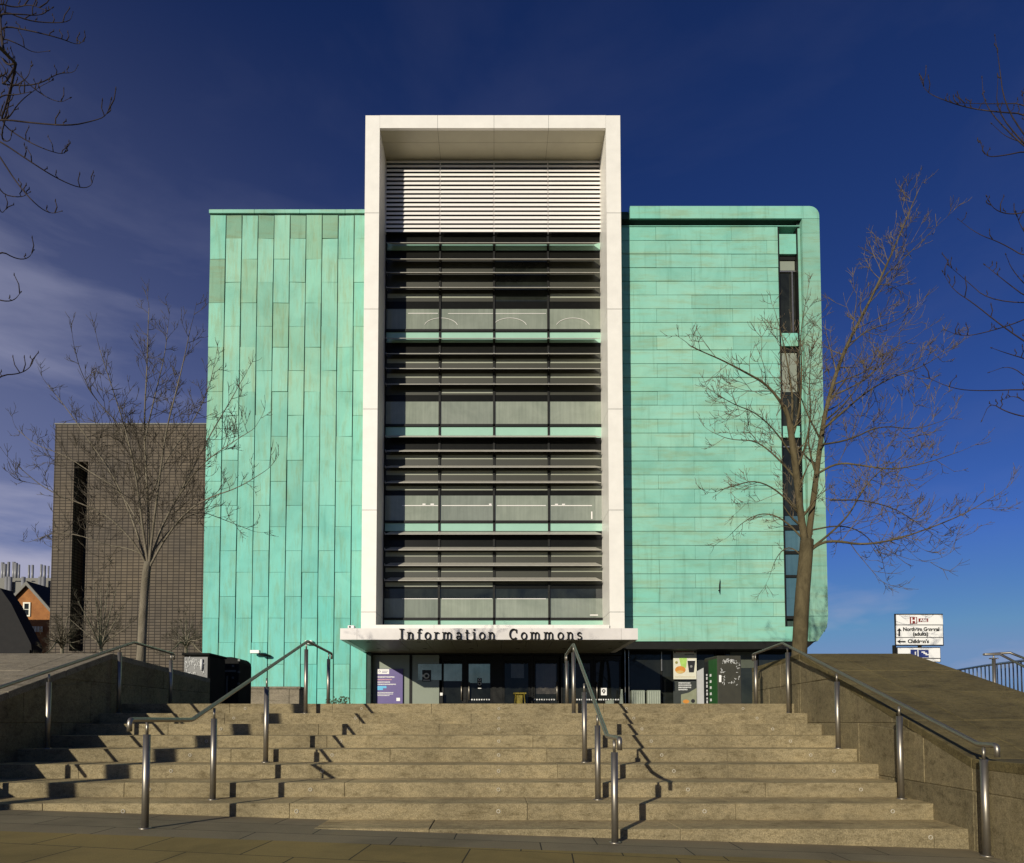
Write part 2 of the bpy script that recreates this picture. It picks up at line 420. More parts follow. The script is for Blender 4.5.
STUD = plain('stud_metal', (.42,.38,.29), .6)
stair = empty('stone_staircase', (0, ST_D0, 0), 'broad flight of weathered brown stone steps leading up to the entrance', 'steps')
LX = [-3.7, -1.97, .04, 2.12, 4.02]
for i in range(9):
    mb = MB(); z = -ST_R*i; y0 = SD(i); y1 = SD(i-1)+.04 if i else ST_D0 - .004 + .9
    xl = XL-.05; xr = XR(y0+.25)+.12
    x = xl - random.uniform(0, .8)
    while x < xr:
        L = random.choice((1.7, 2.1, 2.4, 2.9)) + random.uniform(-.1,.1)
        a, b_ = max(x, xl), min(x+L, xr)
        if b_-a > .15:
            dz = random.uniform(-.004,.003) if i else random.uniform(0,.003); dy = random.uniform(-.002,.002)
            zt = z+dz if i else z+.004+dz
            mb.box(a+.0015, b_-.0015, y0+dy, y1, z-ST_R-.03, zt)
        x += L
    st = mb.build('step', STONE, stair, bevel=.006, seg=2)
    for k, lx in enumerate(LX):
        if i == 8 and lx < 3: continue
        xx = lx*(1+.012*(8-i)) if lx < 0 else lx + .005*(8-i)
        t = MB(); zc = z-.075
        yy = y0-.0025
        t.tube([(xx+.017*math.cos(q*math.pi/7), yy-.001, zc+.017*math.sin(q*math.pi/7)) for q in range(15)], .0045, 6, False)
        t.build('step_light', STUD, st)

# parapets: a wall beside the steps, a sloping stone bank behind it
ZT = AZ(653.5, 10.3); ZB = EZ - .335
def parapet(side):
    if side > 0:
        root = empty('stone_parapet', (5, 10.3, 0), 'brown stone bank and wall sloping down beside the right-hand edge of the steps', 'parapet wall')
        f = XR; out = 6.62; smat = SLAB
    else:
        root = empty('stone_parapet', (-6.1, 10.3, 0), 'grey-topped stone bank and shadowed wall on the left-hand edge of the steps', 'parapet wall')
        f = lambda Y: XL; out = -13.0; smat = LSLAB
    s = side
    y_lo = 5.95
    segs = [(13.0 if s > 0 else 13.9, ZT-.005 if s > 0 else ZT-.16), (10.3, ZT), (y_lo, ZB), (1.5, ZB-.02)]
    # wall body with block courses
    wall = MB()
    def face_z(Y):
        for (ya, za), (yb, zb) in zip(segs, segs[1:]):
            if yb <= Y <= ya: return zb + (za-zb)*(Y-yb)/(ya-yb)
        return ZB
    zc = -2.0; row = 0
    Ys0, Ys1 = 1.5, segs[0][0]
    th = .45
    course = .62
    base = EZ - .01 - 2*course - .0
    r_ = 0
    while base + r_*course < ZT:
        zlo = base + r_*course; zhi = zlo + course
        y = Ys0 - (0.75 if r_ % 2 else 0.1)
        while y < Ys1:
            L = 1.5 if s > 0 else 1.4
            ya, yb = max(y, Ys0)+.003, min(y+L, Ys1)-.003
            if yb - ya > .05:
                # clip below the slope; blocks follow the top line
                cuts = [ya] + [q for q in (y_lo, 10.3) if ya < q < yb] + [yb]
                for a, b2 in zip(cuts, cuts[1:]):
                    za, zb2 = min(zhi, face_z(a)-.05), min(zhi, face_z(b2)-.05)
                    if za <= zlo+.01 and zb2 <= zlo+.01: continue
                    aa, bb = a, b2
                    if za <= zlo+.01:
                        t = (zlo+.02-za)/(zb2-za); aa = a+(b2-a)*t; za = zlo+.02
                    if zb2 <= zlo+.01:
                        t = (zlo+.02-zb2)/(za-zb2); bb = b2+(a-b2)*t; zb2 = zlo+.02
                    j = random.uniform(-.003,.003)
                    fa, fb = f(aa)+s*j, f(bb)+s*j
                    za -= .003; zb2 -= .003
                    wall.hexa([(fa,aa,zlo+.003),(fa+s*th,aa,zlo+.003),(fb+s*th,bb,zlo+.003),(fb,bb,zlo+.003),
                               (fa,aa,za),(fa+s*th,aa,za),(fb+s*th,bb,zb2),(fb,bb,zb2)] if s > 0 else
                              [(fa+s*th,aa,zlo+.003),(fa,aa,zlo+.003),(fb,bb,zlo+.003),(fb+s*th,bb,zlo+.003),
                               (fa+s*th,aa,za),(fa,aa,za),(fb,bb,zb2),(fb+s*th,bb,zb2)])
            y += L
        r_ += 1
    wall.build('wall', PARA, root, bevel=.006)
    core = MB()
    for (ya, za), (yb, zb) in zip(segs, segs[1:]):
        xa, xb = f(ya)+s*.012, f(yb)+s*.012
        vs = [(xb,yb,-2.4),(out,yb,-2.4),(out,ya,-2.4),(xa,ya,-2.4),(xb,yb,zb-.06),(out,yb,zb-.06),(out,ya,za-.06),(xa,ya,za-.06)]
        if s < 0: vs = [vs[1],vs[0],vs[3],vs[2],vs[5],vs[4],vs[7],vs[6]]
        core.hexa(vs)
    core.build('core', PARA, root)
    # sloping top made of long slabs
    top = MB()
    def seg_slabs(ya, za, yb, zb, nx):
        n = max(1, round((ya-yb)/1.05))
        for k in range(n):
            a = ya + (yb-ya)*k/n - .004; b2 = ya + (yb-ya)*(k+1)/n + .004
            zA = za + (zb-za)*(ya-a)/(ya-yb); zB_ = za + (zb-za)*(ya-b2)/(ya-yb)
            edges = [f(a)-s*.003] + [f(a)+s*.6 + (out-f(a)-s*.6)*q/nx for q in range(nx+1)]
            edgb = [f(b2)-s*.003] + [f(b2)+s*.6 + (out-f(b2)-s*.6)*q/nx for q in range(nx+1)]
            for q in range(len(edges)-1):
                e0,e1 = edges[q]+s*.002*(q>0), edges[q+1]-s*.002; g0,g1 = edgb[q]+s*.002*(q>0), edgb[q+1]-s*.002
                dz = random.uniform(-.003,.003)
                vs = [(g0,b2,zB_-.09),(g1,b2,zB_-.09),(e1,a,zA-.09),(e0,a,zA-.09),(g0,b2,zB_+dz),(g1,b2,zB_+dz),(e1,a,zA+dz),(e0,a,zA+dz)]
                if s < 0: vs = [vs[1],vs[0],vs[3],vs[2],vs[5],vs[4],vs[7],vs[6]]
                top.hexa(vs)
    for (ya, za), (yb, zb) in zip(segs, segs[1:]):
        seg_slabs(ya, za, yb, zb, 1 if s > 0 else 3)
    top.build('sloping_coping', smat, root, bevel=.006)
parapet(1); parapet(-1)

# ------------------------------------------------------------------ handrails
def handrail(name, path, posts, label):
    """path: rail points; posts: (x, y, zbase, ztop)"""
    root = empty('handrail', posts[-1][:3], label, 'handrail', 'steel handrails on the steps')
    m = MB(); 
    # round the corners of the rail
    P = [Vector(p) for p in path]; pts = [P[0]]
    for i in range(1, len(P)-1):
        a, b_, c = P[i-1], P[i], P[i+1]
        q = min(.035, (a-b_).length*.45, (c-b_).length*.45)
        p0 = b_+(a-b_).normalized()*q; p2 = b_+(c-b_).normalized()*q
        for t in (0,.33,.67,1): pts.append(p0*(1-t)**2 + b_*2*t*(1-t) + p2*t*t)
    pts.append(P[-1])
    m.tube(pts, .022, 12); m.build('rail', STEEL, root)
    for (x, y, zb, zt) in posts:
        m = MB(); m.tube([(x,y,zb-.05),(x,y,zt-.13)], .031, 14)
        po = m.build('post', STEEL, root)
        m = MB(); m.tube([(x,y,zt-.13),(x,y,zt-.02)], .013, 8); m.build('neck', STEEL, po)
        m = MB(); m.tube([(x,y,zb-.004),(x,y,zb+.010)], .052, 16); m.build('base_plate', STEEL, po)
ZA = EZ + 1.27
def H(px, py, X):      # rail point: known X, found depth
    s = (px-VX)/X; Y = F/s
    return (X, Y, at(px, py, Y).z)
def zr(path, y):
    for a, b_ in zip(path, path[1:]):
        if min(a[1],b_[1]) <= y <= max(a[1],b_[1]) and abs(a[1]-b_[1]) > .01:
            return a[2] + (b_[2]-a[2])*(y-a[1])/(b_[1]-a[1])
    return path[0][2]
def tread(y):
    for i in range(9):
        if y >= SD(i): return -ST_R*i
    return None
def mk(path, posts, label):
    pp = []
    for (x, y) in posts:
        z = tread(y)
        zg = gz(x, y)
        z = zg if z is None else max(z, zg)
        pp.append((x, y, z, zr(path, y)))
    handrail('handrail', path, pp, label)
# free-standing rail left of centre
pL = [(-3.08,5.50,EZ-.08), (-3.08,5.50,EZ+.02), (-3.02,6.50,EZ+.02), (-2.98,10.35,ZA+.02), (-2.97,11.85,ZA-.02), (-2.97,11.85,ZA-.12)]
mk(pL, [(-3.08,5.78), (-2.99,6.95), (-2.86,8.17), (-3.0,10.35), (-2.96,11.6)], 'free-standing steel handrail on the left of the flight, its low end nearest the camera')
pC = [(1.07,5.55,EZ-.24), (1.07,5.55,EZ-.14), (1.09,6.27,EZ-.135), (1.27,10.35,EZ+1.24), (1.29,11.65,EZ+1.20), (1.29,11.65,EZ+1.08)]
mk(pC, [(1.07,5.80), (1.105,6.95), (1.135,8.17), (1.27,10.35), (1.285,11.45)], 'free-standing steel handrail near the middle of the flight, below the doors')
pR = [(4.29,5.56,EZ-.30), (4.29,5.56,EZ-.20), (4.30,5.78,EZ-.20), (4.66,10.45,EZ+1.27), (4.68,11.7,EZ+1.22), (4.68,11.7,EZ+1.10)]
mk(pR, [(4.295,5.72), (4.38,7.03), (4.49,8.5), (4.69,10.35), (4.66,11.55)], 'steel handrail running down beside the right-hand stone wall')
pW = [(-5.78,6.0,EZ-.10), (-5.78,6.2,EZ-.03), (-5.84,10.5,ZA+.02), (-5.86,11.85,ZA-.03), (-5.86,11.85,ZA-.13)]
mk(pW, [(-5.78,6.4), (-5.76,8.4), (-5.98,10.35), (-5.83,11.7)], 'steel handrail along the dark left-hand stone wall')

# ------------------------------------------------------------------ the copper-clad building
BX = empty('library_building', (0, 28, 0), 'green copper-clad building with a tall white-framed glazed tower over the entrance', 'building')
YC = 27.72; YT = 26.6; YG = 28.35; YB = 48.0

# --- left wing: upright sheets
XL0 = AX(205.6, 450, YC); XL1 = AX(363.5, 400, YC)
ZL1 = AZ(210.5, YC)
m = MB(); m.box(XL0+.03, XL1+.4, YC+.05, YB, 0, ZL1-.10)
m.build('wing_wall', SEAM, BX)
m = MB(); n = 10; colw = (AX(354.5,250,YC)-AX(210,250,YC))/9
zt = ZL1 - .22; PH = 1.985
for c in range(11):
    x0 = XL0 + c*colw; x1 = min(x0+colw, XL1+.3)
    if x1 - x0 < .1: continue
    z = zt - (PH if c % 2 == 0 else PH*.5)
    tops = [zt]; zz = zt - (PH if c % 2 == 0 else PH*.53)
    while zz > .15: tops.append(zz); zz -= PH
    tops.append(.02)
    for za, zb in zip(tops, tops[1:]):
        o0, o1, o2, o3 = [random.uniform(-.022,.022) for _ in range(4)]
        k = .020; y = YC
        xj0 = random.uniform(-.008,.008); xj1 = random.uniform(-.008,.008)
        vs = [(x0+k+xj0,y+o0,zb+.006),(x1-k,y+o1,zb+.006),(x1-k,y+.06,zb+.006),(x0+k,y+.06,zb+.006),
              (x0+k,y+o2,za-.006),(x1-k+xj1,y+o3,za-.006),(x1-k,y+.06,za-.006),(x0+k,y+.06,za-.006)]
        if (za == zt and c % 2 == 1 and c < 9) or (c == 0 and abs(za-(zt-PH)) < .01): MB().hexa(vs).build('dull_copper_sheet', COPB, BX)
        else: m.hexa(vs)
# return face on the left side
for r_ in range(10):
    za = zt - PH*r_; zb = max(.02, za-PH)
    yy = YC + .07
    while yy < YB-1 and za > .1:
        m.box(XL0-.0, XL0+.04, yy, yy+1.4, zb+.006, za-.006); yy += 1.42
m.build('upright_copper_cladding', COPV, BX)
m = MB(); x = XL0-.04
while x < XL1+.3:
    x2 = min(x+2.0, XL1+.3); m.box(x+.004, x2-.004, YC-.05, YB, ZL1-.15, ZL1 + .02); x = x2
m.build('roof_coping', COPH, BX, bevel=.01)

# --- right wing: level sheets, cap and end pier
XR0 = AX(622, 400, YC); XW0 = AX(781.5, 430, YC); XW1 = AX(801.5, 430, YC); XP0 = AX(806.5,430,YC-.12); XP1 = AX(824, 430, YC-.12)
ZR1 = AZ(206.0, YC-.12); ZCB = AZ(218.3, YC-.12); ZP = AZ(226.8, YC); ZRB = AZ(641.5, YC)
ZSF = ZRB
m = MB(); m.box(XR0-.3, XW0-.02, YC+.05, YB, ZRB+.02, ZP-.02)
m.box(XR0-.3, XP0+.05, YC+.75, YB, ZP-.02, ZR1-.12)
m.box(XW1+.02, XP1-.02, YC+.12, YB, ZRB+.45, ZP+.4)
m.box(XW0-.02, XW1+.02, YC+.42, YB, ZRB+.06, ZP+.3)
m.build('wing_wall', SEAM, BX)
m = MB(); z = ZP; row = 0
seamy = 0
RH = (ZP-AZ(616.5, YC))/28.0
Lp = 3.33
while z > ZRB+.05:
    h = RH if z-RH > ZRB+.6 else z-ZRB
    if row > 27: h = z-ZRB
    off = (1.20 if row % 2 == 0 else 2.75)
    x = XR0-.3 - Lp + off + .65
    while x < XW0:
        a, b_ = max(x, XR0-.3), min(x+Lp, XW0)
        if b_-a > .05:
            o = [random.uniform(-.010,.010) for _ in range(4)]
            vs = [(a+.006,YC+o[0],z-h+.009),(b_-.006,YC+o[1],z-h+.009),(b_-.006,YC+.06,z-h+.009),(a+.006,YC+.06,z-h+.009),
                  (a+.006,YC+o[2]+.008,z-.009),(b_-.006,YC+o[3]+.008,z-.009),(b_-.006,YC+.06,z-.009),(a+.006,YC+.06,z-.009)]
            m.hexa(vs)
        x += Lp
    z -= h; row += 1
m.build('level_copper_cladding', COPH, BX)
# thin drip flashing above the sheets
m = MB(); m.box(XR0-.2, XW1+.1, YC-.03, YC+.7, ZP+.004, ZP+.035); m.build('flashing', COPH, BX)
# cap with a rounded outer corner
Yc = YC-.12
m = MB(); rr = .42
xa = AX(630.0, 212, Yc)
x = xa
cuts = [xa, AX(660,212,Yc), AX(738,212,Yc), AX(803,212,Yc)]
for a, b_ in zip(cuts, cuts[1:]):
    m.box(a+.004, b_-.004, Yc, Yc+.1, ZCB, ZR1); m.box(a+.004, b_-.004, Yc+.1, YB, ZCB+.25, ZR1-.003)
poly = [(cuts[-1]+.004, ZCB), (XP1, ZCB), ]
for k in range(7):
    t = k/6*math.pi/2; poly.append((XP1-rr+rr*math.cos(t), ZR1-rr+rr*math.sin(t)))
poly.append((cuts[-1]+.004, ZR1))
m.prism(poly[::-1], 'y', Yc, YB)
m.build('roof_cap', COPH, BX)
m = MB(); m.box(XR0-.3, xa-.02, Yc+.3, YB, ZCB, ZR1-.02); m.build('cap_end', SEAM, BX)
m = MB(); m.box(XR0-.2, XP0, Yc+.101, YC+.8, ZCB+.05, ZCB+.24); m.build('cap_gap_shade', SEAM, BX)  # dark colour here holds the shade of the gap under the cap
# end pier
m = MB(); z = ZCB-.008
ch = .75
cutz = [ZCB-.01, AZ(233,Yc)-.0, AZ(281,Yc), AZ(331,Yc), AZ(391,Yc), AZ(450,Yc), AZ(508,Yc), AZ(566,Yc), AZ(616,Yc), ZRB]
for a, b_ in zip(cutz, cutz[1:]):
    if b_ == ZRB:
        m.prism([(XP0,b_),(XP1-ch*.62,b_),(XP1-.06,b_+ch*.8),(XP1,a-.012),(XP0,a-.012)], 'y', Yc, YB)
    else: m.box(XP0, XP1, Yc, YB, b_+.004, a-.004)
m.build('end_pier', COPP, BX)
m = MB(); m.box(XW1+.02, XP0-.03, Yc+.14, YC+.3, ZRB+.02, ZCB-.35); m.build('pier_reveal', COPP, BX)
m = MB(); m.box(XW0-.0, XW1+.02, YC+.02, YC+.3, ZRB+.01, AZ(626.5,YC)); m.build('sill_panel', COPH, BX)
m = MB(); m.box(XW0-.005, XW0+.05, YC-.01, YC+.4, AZ(626,YC), ZP); m.box(XW1-.0, XW1+.06, YC+.03, YC+.4, AZ(626,YC), ZP)
m.build('window_frame', FRAME, BX)
strip = [(234,254,'panel',COPH),(254,260,'frame',FRAME),(260,270.5,'blind_pane',PALEG),(270.5,272,'rail',STEELD),(272,333,'dark_pane',WIND),
         (333,346,'panel',COPH),(346,352,'frame',FRAME),(352,392,'blind_pane',PALEG),(392,426,'dark_pane',WIND),(426,437.5,'panel',COPH),(437.5,446,'frame',FRAME),
         (446,447.4,'rail',STEELD),(447.4,516,'dark_pane',WIND),(516,525,'blue_pane',WINB),(525,530,'frame',FRAME),(530,551,'blue_pane',WINB),(551,554,'frame',FRAME),
         (554,575,'blue_pane',WINB),(575,577.5,'frame',FRAME),(577.5,598,'blue_pane',WINB),(598,616,'dark_pane',WINB),(616,619,'frame',FRAME)]
for (a, b_, nm, mt) in strip:
    yy = YC+.10 if nm == 'panel' else YC+.28 if 'pane' in nm else YC+.22
    m = MB(); m.box(XW0+.055, XW1-.02, yy, YC+.40, AZ(b_,yy)+.003, AZ(a,yy)-.003); m.build(nm, mt, BX)
m = MB(); m.box(XW1-.22, XW1-.17, YC+.15, YC+.24, AZ(333,YC+.2), AZ(272,YC+.2)); m.build('window_mullion', STEELD, BX)
# soffit under the wing
m = MB(); m.prism([(XR0-.6,ZRB-.0-.02),(XP1-.55,ZRB-.02),(XP1-.9,ZRB-.32),(XR0-.6,ZRB-.32)], 'y', YC+.02, YB); m.build('wing_soffit', FRAME, BX)

# --- white tower frame
XT0 = AX(363.0,400,YT); XTi = AX(377.6,400,YT); XTj = AX(608.0,400,YT); XT1 = AX(622.6,400,YT)
ZT1 = AZ(115.2,YT); ZTi = AZ(128.0,YT); ZTb = AZ(629,YT)
JZ = [AZ(v,YT) for v in (212.9,309,409,510,612)]
m = MB(); 
m.box(XT0+.012, XTi-.012, YT+.012, 40, ZTb, ZT1-.012); m.box(XTj+.012, XT1-.012, YT+.012, 40, ZTb, ZT1-.012); m.box(XTi-.02, XTj+.02, YT+.012, 40, ZTi+.012, ZT1-.02)
m.build('frame_core', SEAM, BX)
m = MB()
zz = [ZT1] + JZ + [ZTb]
for a, b_ in zip(zz, zz[1:]):
    for x0, x1 in ((XT0,XTi),(XTj,XT1)):
        m.box(x0, x1, YT, YT+1.68, b_+.009, a-.009)
        m.box(x0, x1, YT+1.69, 39.9, b_+.009, a-.009)
bx = [XTi]+[AX(v,120,YT) for v in (437.6,494,548.6)]+[XTj]
for a, b_ in zip(bx, bx[1:]):
    m.box(a+.006, b_-.006, YT, YT+.12, ZTi, ZT1-.002)
m.build('white_frame', WHITE, BX)
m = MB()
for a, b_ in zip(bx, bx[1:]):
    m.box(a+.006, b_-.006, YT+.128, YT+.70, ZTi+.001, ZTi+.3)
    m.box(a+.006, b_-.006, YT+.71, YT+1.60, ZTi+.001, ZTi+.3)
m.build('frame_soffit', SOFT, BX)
m = MB(); m.box(XTi, XTj, YG+.06, YG+.5, 2.5, ZTi+.2); m.build('tower_backing', DARK, BX)

# louvre screen
gx0 = AX(386.0,200,YG); gx1 = AX(601.5,200,YG)
mul = [AX(v,400,YG) for v in (439.7,494.0,548.4)]
bays = [AX(384.5,400,YG)] + mul + [AX(603.6,400,YG)]
zl0 = AZ(160.5, YG-.15); zl1 = AZ(233.5, YG-.15); NB = 17; sp_ = (zl0-zl1)/NB
for k in range(NB):
    zc = zl0 - sp_*(k+.5); m = MB()
    for a, b_ in zip(bays, bays[1:]):
        m.hexa([(a+.02,YG-.23,zc-.086),(b_-.02,YG-.23,zc-.086),(b_-.02,YG-.16,zc+.074),(a+.02,YG-.16,zc+.074),
                (a+.02,YG-.23,zc-.074),(b_-.02,YG-.23,zc-.074),(b_-.02,YG-.16,zc+.086),(a+.02,YG-.16,zc+.086)])
    m.build('louvre_blade', LOUV, BX)
for u0, u1, q0, q1 in [(bays[0]-.02, bays[0]+.03, YG-.27, YG-.12), (bays[-1]-.03, bays[-1]+.02, YG-.27, YG-.12)] + [(v-.02, v+.02, YG-.14, YG-.10) for v in mul]:
    m = MB(); m.box(u0, u1, q0, q1, zl1, zl0+.03); m.build('louvre_frame', LOUV, BX)
m = MB(); m.box(bays[0], bays[-1], YG-.12, YG+.0, zl0+.02, zl0+.16); m.build('head_beam', FINM, BX)

# curtain wall, row by row
rows = [(233.5,242.4,'spandrel',BLACKG),(242.6,250.3,'teal_panel',TEAL),(250.5,258.5,'spandrel',BLACKG),(258.7,301.5,'blind_panel',BLIND),(301.7,308.8,'spandrel',BLACKG),
        (309,329.5,'window',WIN),(332.2,342.6,'teal_panel',TEAL),(342.8,352.5,'spandrel',BLACKG),(352.7,395,'blind_panel',BLIND),(395.2,401.4,'spandrel',BLACKG),
        (401.6,424.5,'window',WIN),(427,437.6,'teal_panel',TEAL),(437.8,449.5,'spandrel',BLACKG),(449.7,489.5,'blind_panel',BLIND),(489.7,495.4,'spandrel',BLACKG),
        (495.6,521,'window',WIN),(523.2,531,'teal_panel',TEAL),(531.2,546.5,'spandrel',BLACKG),(546.7,584.5,'blind_panel',BLIND),(584.7,588.6,'spandrel',BLACKG),
        (588.8,598.2,'dark_window',WIND),(598.4,618,'window',WIN),(620,626,'teal_panel',TEAL)]
for (a, b_, nm, mt) in rows:
    for k in range(4):
        mt2 = mt
        if nm == 'blind_panel' and a == 258.7 and k == 2: mt2 = WIND
        m = MB(); m.box(bays[k]+.045, bays[k+1]-.045, YG, YG+.05, AZ(b_,YG), AZ(a,YG)); m.build(nm, mt2, BX)
for v in mul:
    m = MB(); m.box(v-.045, v+.045, YG-.06, YG+.055, AZ(626,YG), zl1-.02); m.build('mullion', FRAME, BX)
for v, s in ((bays[0],1),(bays[-1],-1)):
    m = MB(); m.box(v-.05, v+.06, YG-.10, YG+.055, AZ(626,YG), zl1-.02); m.build('mullion', FRAME, BX)
for yy in (331,425.7,522,619):
    m = MB(); m.box(bays[0]+.06, bays[-1]-.06, YG-.06, YG-.001, AZ(yy+1.2,YG), AZ(yy-1.2,YG)); m.build('transom', FRAME, BX)
for (x0, x1, y0, y1) in ((402,438,505.2,505.9),(442,492,505.2,505.9),(497,546,505.2,505.9),(551,592,505.2,505.9),(422.5,425.5,503.6,504.8),(430.5,434,503.6,504.8),(489,491.5,503.6,504.9),
        (555,558,503.8,504.8),(562,565,503.8,504.8),(591.2,592.4,511.5,519),(408,438,313,313.5),(448,546,313.2,313.6),(590,598,614.6,615.5),(402,438,598.4,599),(442,492,598.4,599),(497,546,598.4,599)):
    panel_ = MB(); a = at(x0,y0,YG-.012); b_ = at(x1,y1,YG-.012); panel_.box(a.x,b_.x,YG-.012,YG-.002,b_.z,a.z); panel_.build('pane_strip', LOUV, BX)  # pale strips on the panes; the short ones stand for ceiling lights
for cx_, y_ in ((441,318),(510,318.5),(573,318.5)):  # pale arcs drawn in place of reflections in the top windows
    m = MB(); m.tube([at(cx_+17*math.cos(math.pi*(.08+.84*t/12)), 327-9*math.sin(math.pi*(.08+.84*t/12)), YG-.01) for t in range(13)], .012, 5, False); m.build('reflection_arc', LOUV, BX)
# vertical hanger rods either side
for px in (381.4, 606.0):
    x = AX(px, 500, YG-.5); m = MB(); m.tube([(x,YG-.5,AZ(600,YG-.5)),(x,YG-.5,AZ(238,YG-.5))], .022, 8); m.build('hanger_rod', LOUV, BX)
# sunshade fins
for y in (240.5,256.7,270.3,285.2, 336,351.4,366.3,382, 434.5,449,465,480.5, 532,547.8,563.4,578.4):
    yf = YG-.42; z = AZ(y+2.2, yf); m = MB()
    a, b_ = XTi+.10, XTj-.08
    top = .20; dp = .36
    m.hexa([(a+.0,yf,z-.012),(b_,yf,z-.012),(b_-.22,yf+dp,z+top-.015),(a+.22,yf+dp,z+top-.015),
            (a+.0,yf,z+.014),(b_,yf,z+.014),(b_-.22,yf+dp,z+top+.018),(a+.22,yf+dp,z+top+.018)])
    f_ = m.build('sunshade_fin', FINM, BX)
    for v in mul+[bays[0]+.1, bays[-1]-.1]:
        m = MB(); m.box(v-.012, v+.012, yf+.12, YG-.07, z+.07, z+.13); m.build('fin_bracket', STEELD, f_)
# pale strips painted as the sun bars that fall between the fins
SLAT = plain('sun_bar_paint', (.27,.28,.21), .5, var=.04)  # SLAT is the colour of the painted sun bars
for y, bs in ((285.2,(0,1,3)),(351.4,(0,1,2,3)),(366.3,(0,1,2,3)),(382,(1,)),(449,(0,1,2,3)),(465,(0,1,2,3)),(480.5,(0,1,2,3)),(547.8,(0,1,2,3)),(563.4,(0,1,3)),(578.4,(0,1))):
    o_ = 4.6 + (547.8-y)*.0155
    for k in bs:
        m = MB(); m.box(bays[k]+.10, bays[k+1]-.06, YG-.012, YG-.002, AZ(y+o_+4.2,YG), AZ(y+o_,YG)); m.build('sun_bar', SLAT, BX)
# base ledge of the tower
m = MB()
lb = [AX(v,626,YT-.1) for v in (375.5,434,493,553,609.5)]
for a, b_ in zip(lb, lb[1:]): m.box(a+.004, b_-.004, YT-.1, YG+.04, AZ(630,YT-.1), AZ(624.8,YT-.1))
m.build('base_ledge', WHITE, BX)

# --- entrance canopy with lettering
YK = 23.5
cx0 = AX(340,633,YK); cx1 = AX(638,633,YK); cz1 = AZ(628.3,YK); cz0 = AZ(639.6,YK)
m = MB()
cc = [cx0]+[AX(v,633,YK) for v in (357,443,532,621.3)]+[cx1]
for a, b_ in zip(cc, cc[1:]): m.box(a+.004, b_-.004, YK, YK+.22, cz0, cz1)
can = m.build('canopy', GREYM, BX)
m = MB(); m.box(cx0+.01, cx1-.01, YK+.2, YG+.02, cz0+.12, cz1-.01)
m.box(cx0, cx0+.2, YK+.22, YG-.4, cz0, cz1-.003); m.box(cx1-.2, cx1, YK+.22, YG-.4, cz0, cz1-.003)
m.build('canopy_top', GREYM, can)
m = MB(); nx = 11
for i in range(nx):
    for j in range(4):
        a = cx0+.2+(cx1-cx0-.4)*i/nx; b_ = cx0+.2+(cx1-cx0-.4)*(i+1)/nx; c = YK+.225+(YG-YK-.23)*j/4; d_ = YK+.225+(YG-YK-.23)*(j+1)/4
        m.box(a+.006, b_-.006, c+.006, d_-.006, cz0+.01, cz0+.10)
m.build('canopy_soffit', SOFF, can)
m = MB()
for i in range(6):
    for j in range(2):
        x = cx0+.2+(cx1-cx0-.4)*(i*2+.5)/nx+.2; y = YK+.8+2.2*j
        m.tube([(x,y,cz0+.004),(x,y,cz0+.03)], .09, 14)
m.build('downlight', FRAME, can)

# slab-serif letters, drawn as strokes in a unit cell
def arc(cx, cy, rx, ry, a0, a1, n=12):
    return [(cx+rx*math.cos(R(a0+(a1-a0)*k/n)), cy+ry*math.sin(R(a0+(a1-a0)*k/n))) for k in range(n+1)]
W_, w_ = .13, .08
GL = {
 'I': (.55, [([(.27,0),(.27,1)],W_),([(.05,.04),(.5,.04)],w_),([(.05,.96),(.5,.96)],w_)]),
 'n': (.78, [([(.18,0),(.18,.68)],W_),([(.02,.04),(.34,.04)],w_),([(.02,.66),(.18,.66)],w_),([(.18,.45)]+arc(.38,.45,.18,.20,150,0)+[(.56,0)],W_*.85),([(.42,.04),(.74,.04)],w_)]),
 'f': (.5, [([(.2,0),(.2,.8)]+arc(.36,.78,.16,.18,180,50),W_*.85),([(.02,.04),(.38,.04)],w_),([(.04,.64),(.42,.64)],w_)]),
 'o': (.7, [(arc(.34,.34,.25,.30,0,360,20),W_*.8)]),
 'r': (.6, [([(.2,0),(.2,.68)],W_),([(.02,.04),(.4,.04)],w_),([(.04,.66),(.2,.66)],w_),([(.2,.42)]+arc(.40,.44,.2,.2,150,60),W_*.8)]),
 'm': (1.12, [([(.18,0),(.18,.68)],W_),([(.02,.04),(.34,.04)],w_),([(.02,.66),(.18,.66)],w_),([(.18,.45)]+arc(.36,.45,.17,.20,150,0)+[(.53,0)],W_*.8),([(.41,.04),(.66,.04)],w_),
            ([(.53,.45)]+arc(.71,.45,.17,.20,150,0)+[(.88,0)],W_*.8),([(.75,.04),(1.05,.04)],w_)]),
 'a': (.68, [(arc(.30,.46,.20,.19,150,0)+[(.50,.04),(.62,.04)],W_*.85),(arc(.28,.19,.18,.15,0,360,16),W_*.7)]),
 't': (.5, [([(.2,.9),(.2,.16)]+arc(.32,.14,.12,.12,180,300),W_*.85),([(.04,.64),(.42,.64)],w_)]),
 'i': (.42, [([(.2,0),(.2,.68)],W_),([(.04,.04),(.37,.04)],w_),([(.05,.66),(.2,.66)],w_),([(.2,.84),(.2,.99)],W_)]),
 'C': (.92, [(arc(.46,.5,.36,.45,45,315,20),W_),([(.74,.62),(.74,.96)],w_)]),
 's': (.6, [(arc(.28,.5,.18,.15,30,270,12)+arc(.28,.19,.19,.16,90,-150,12),W_*.75)]),
}
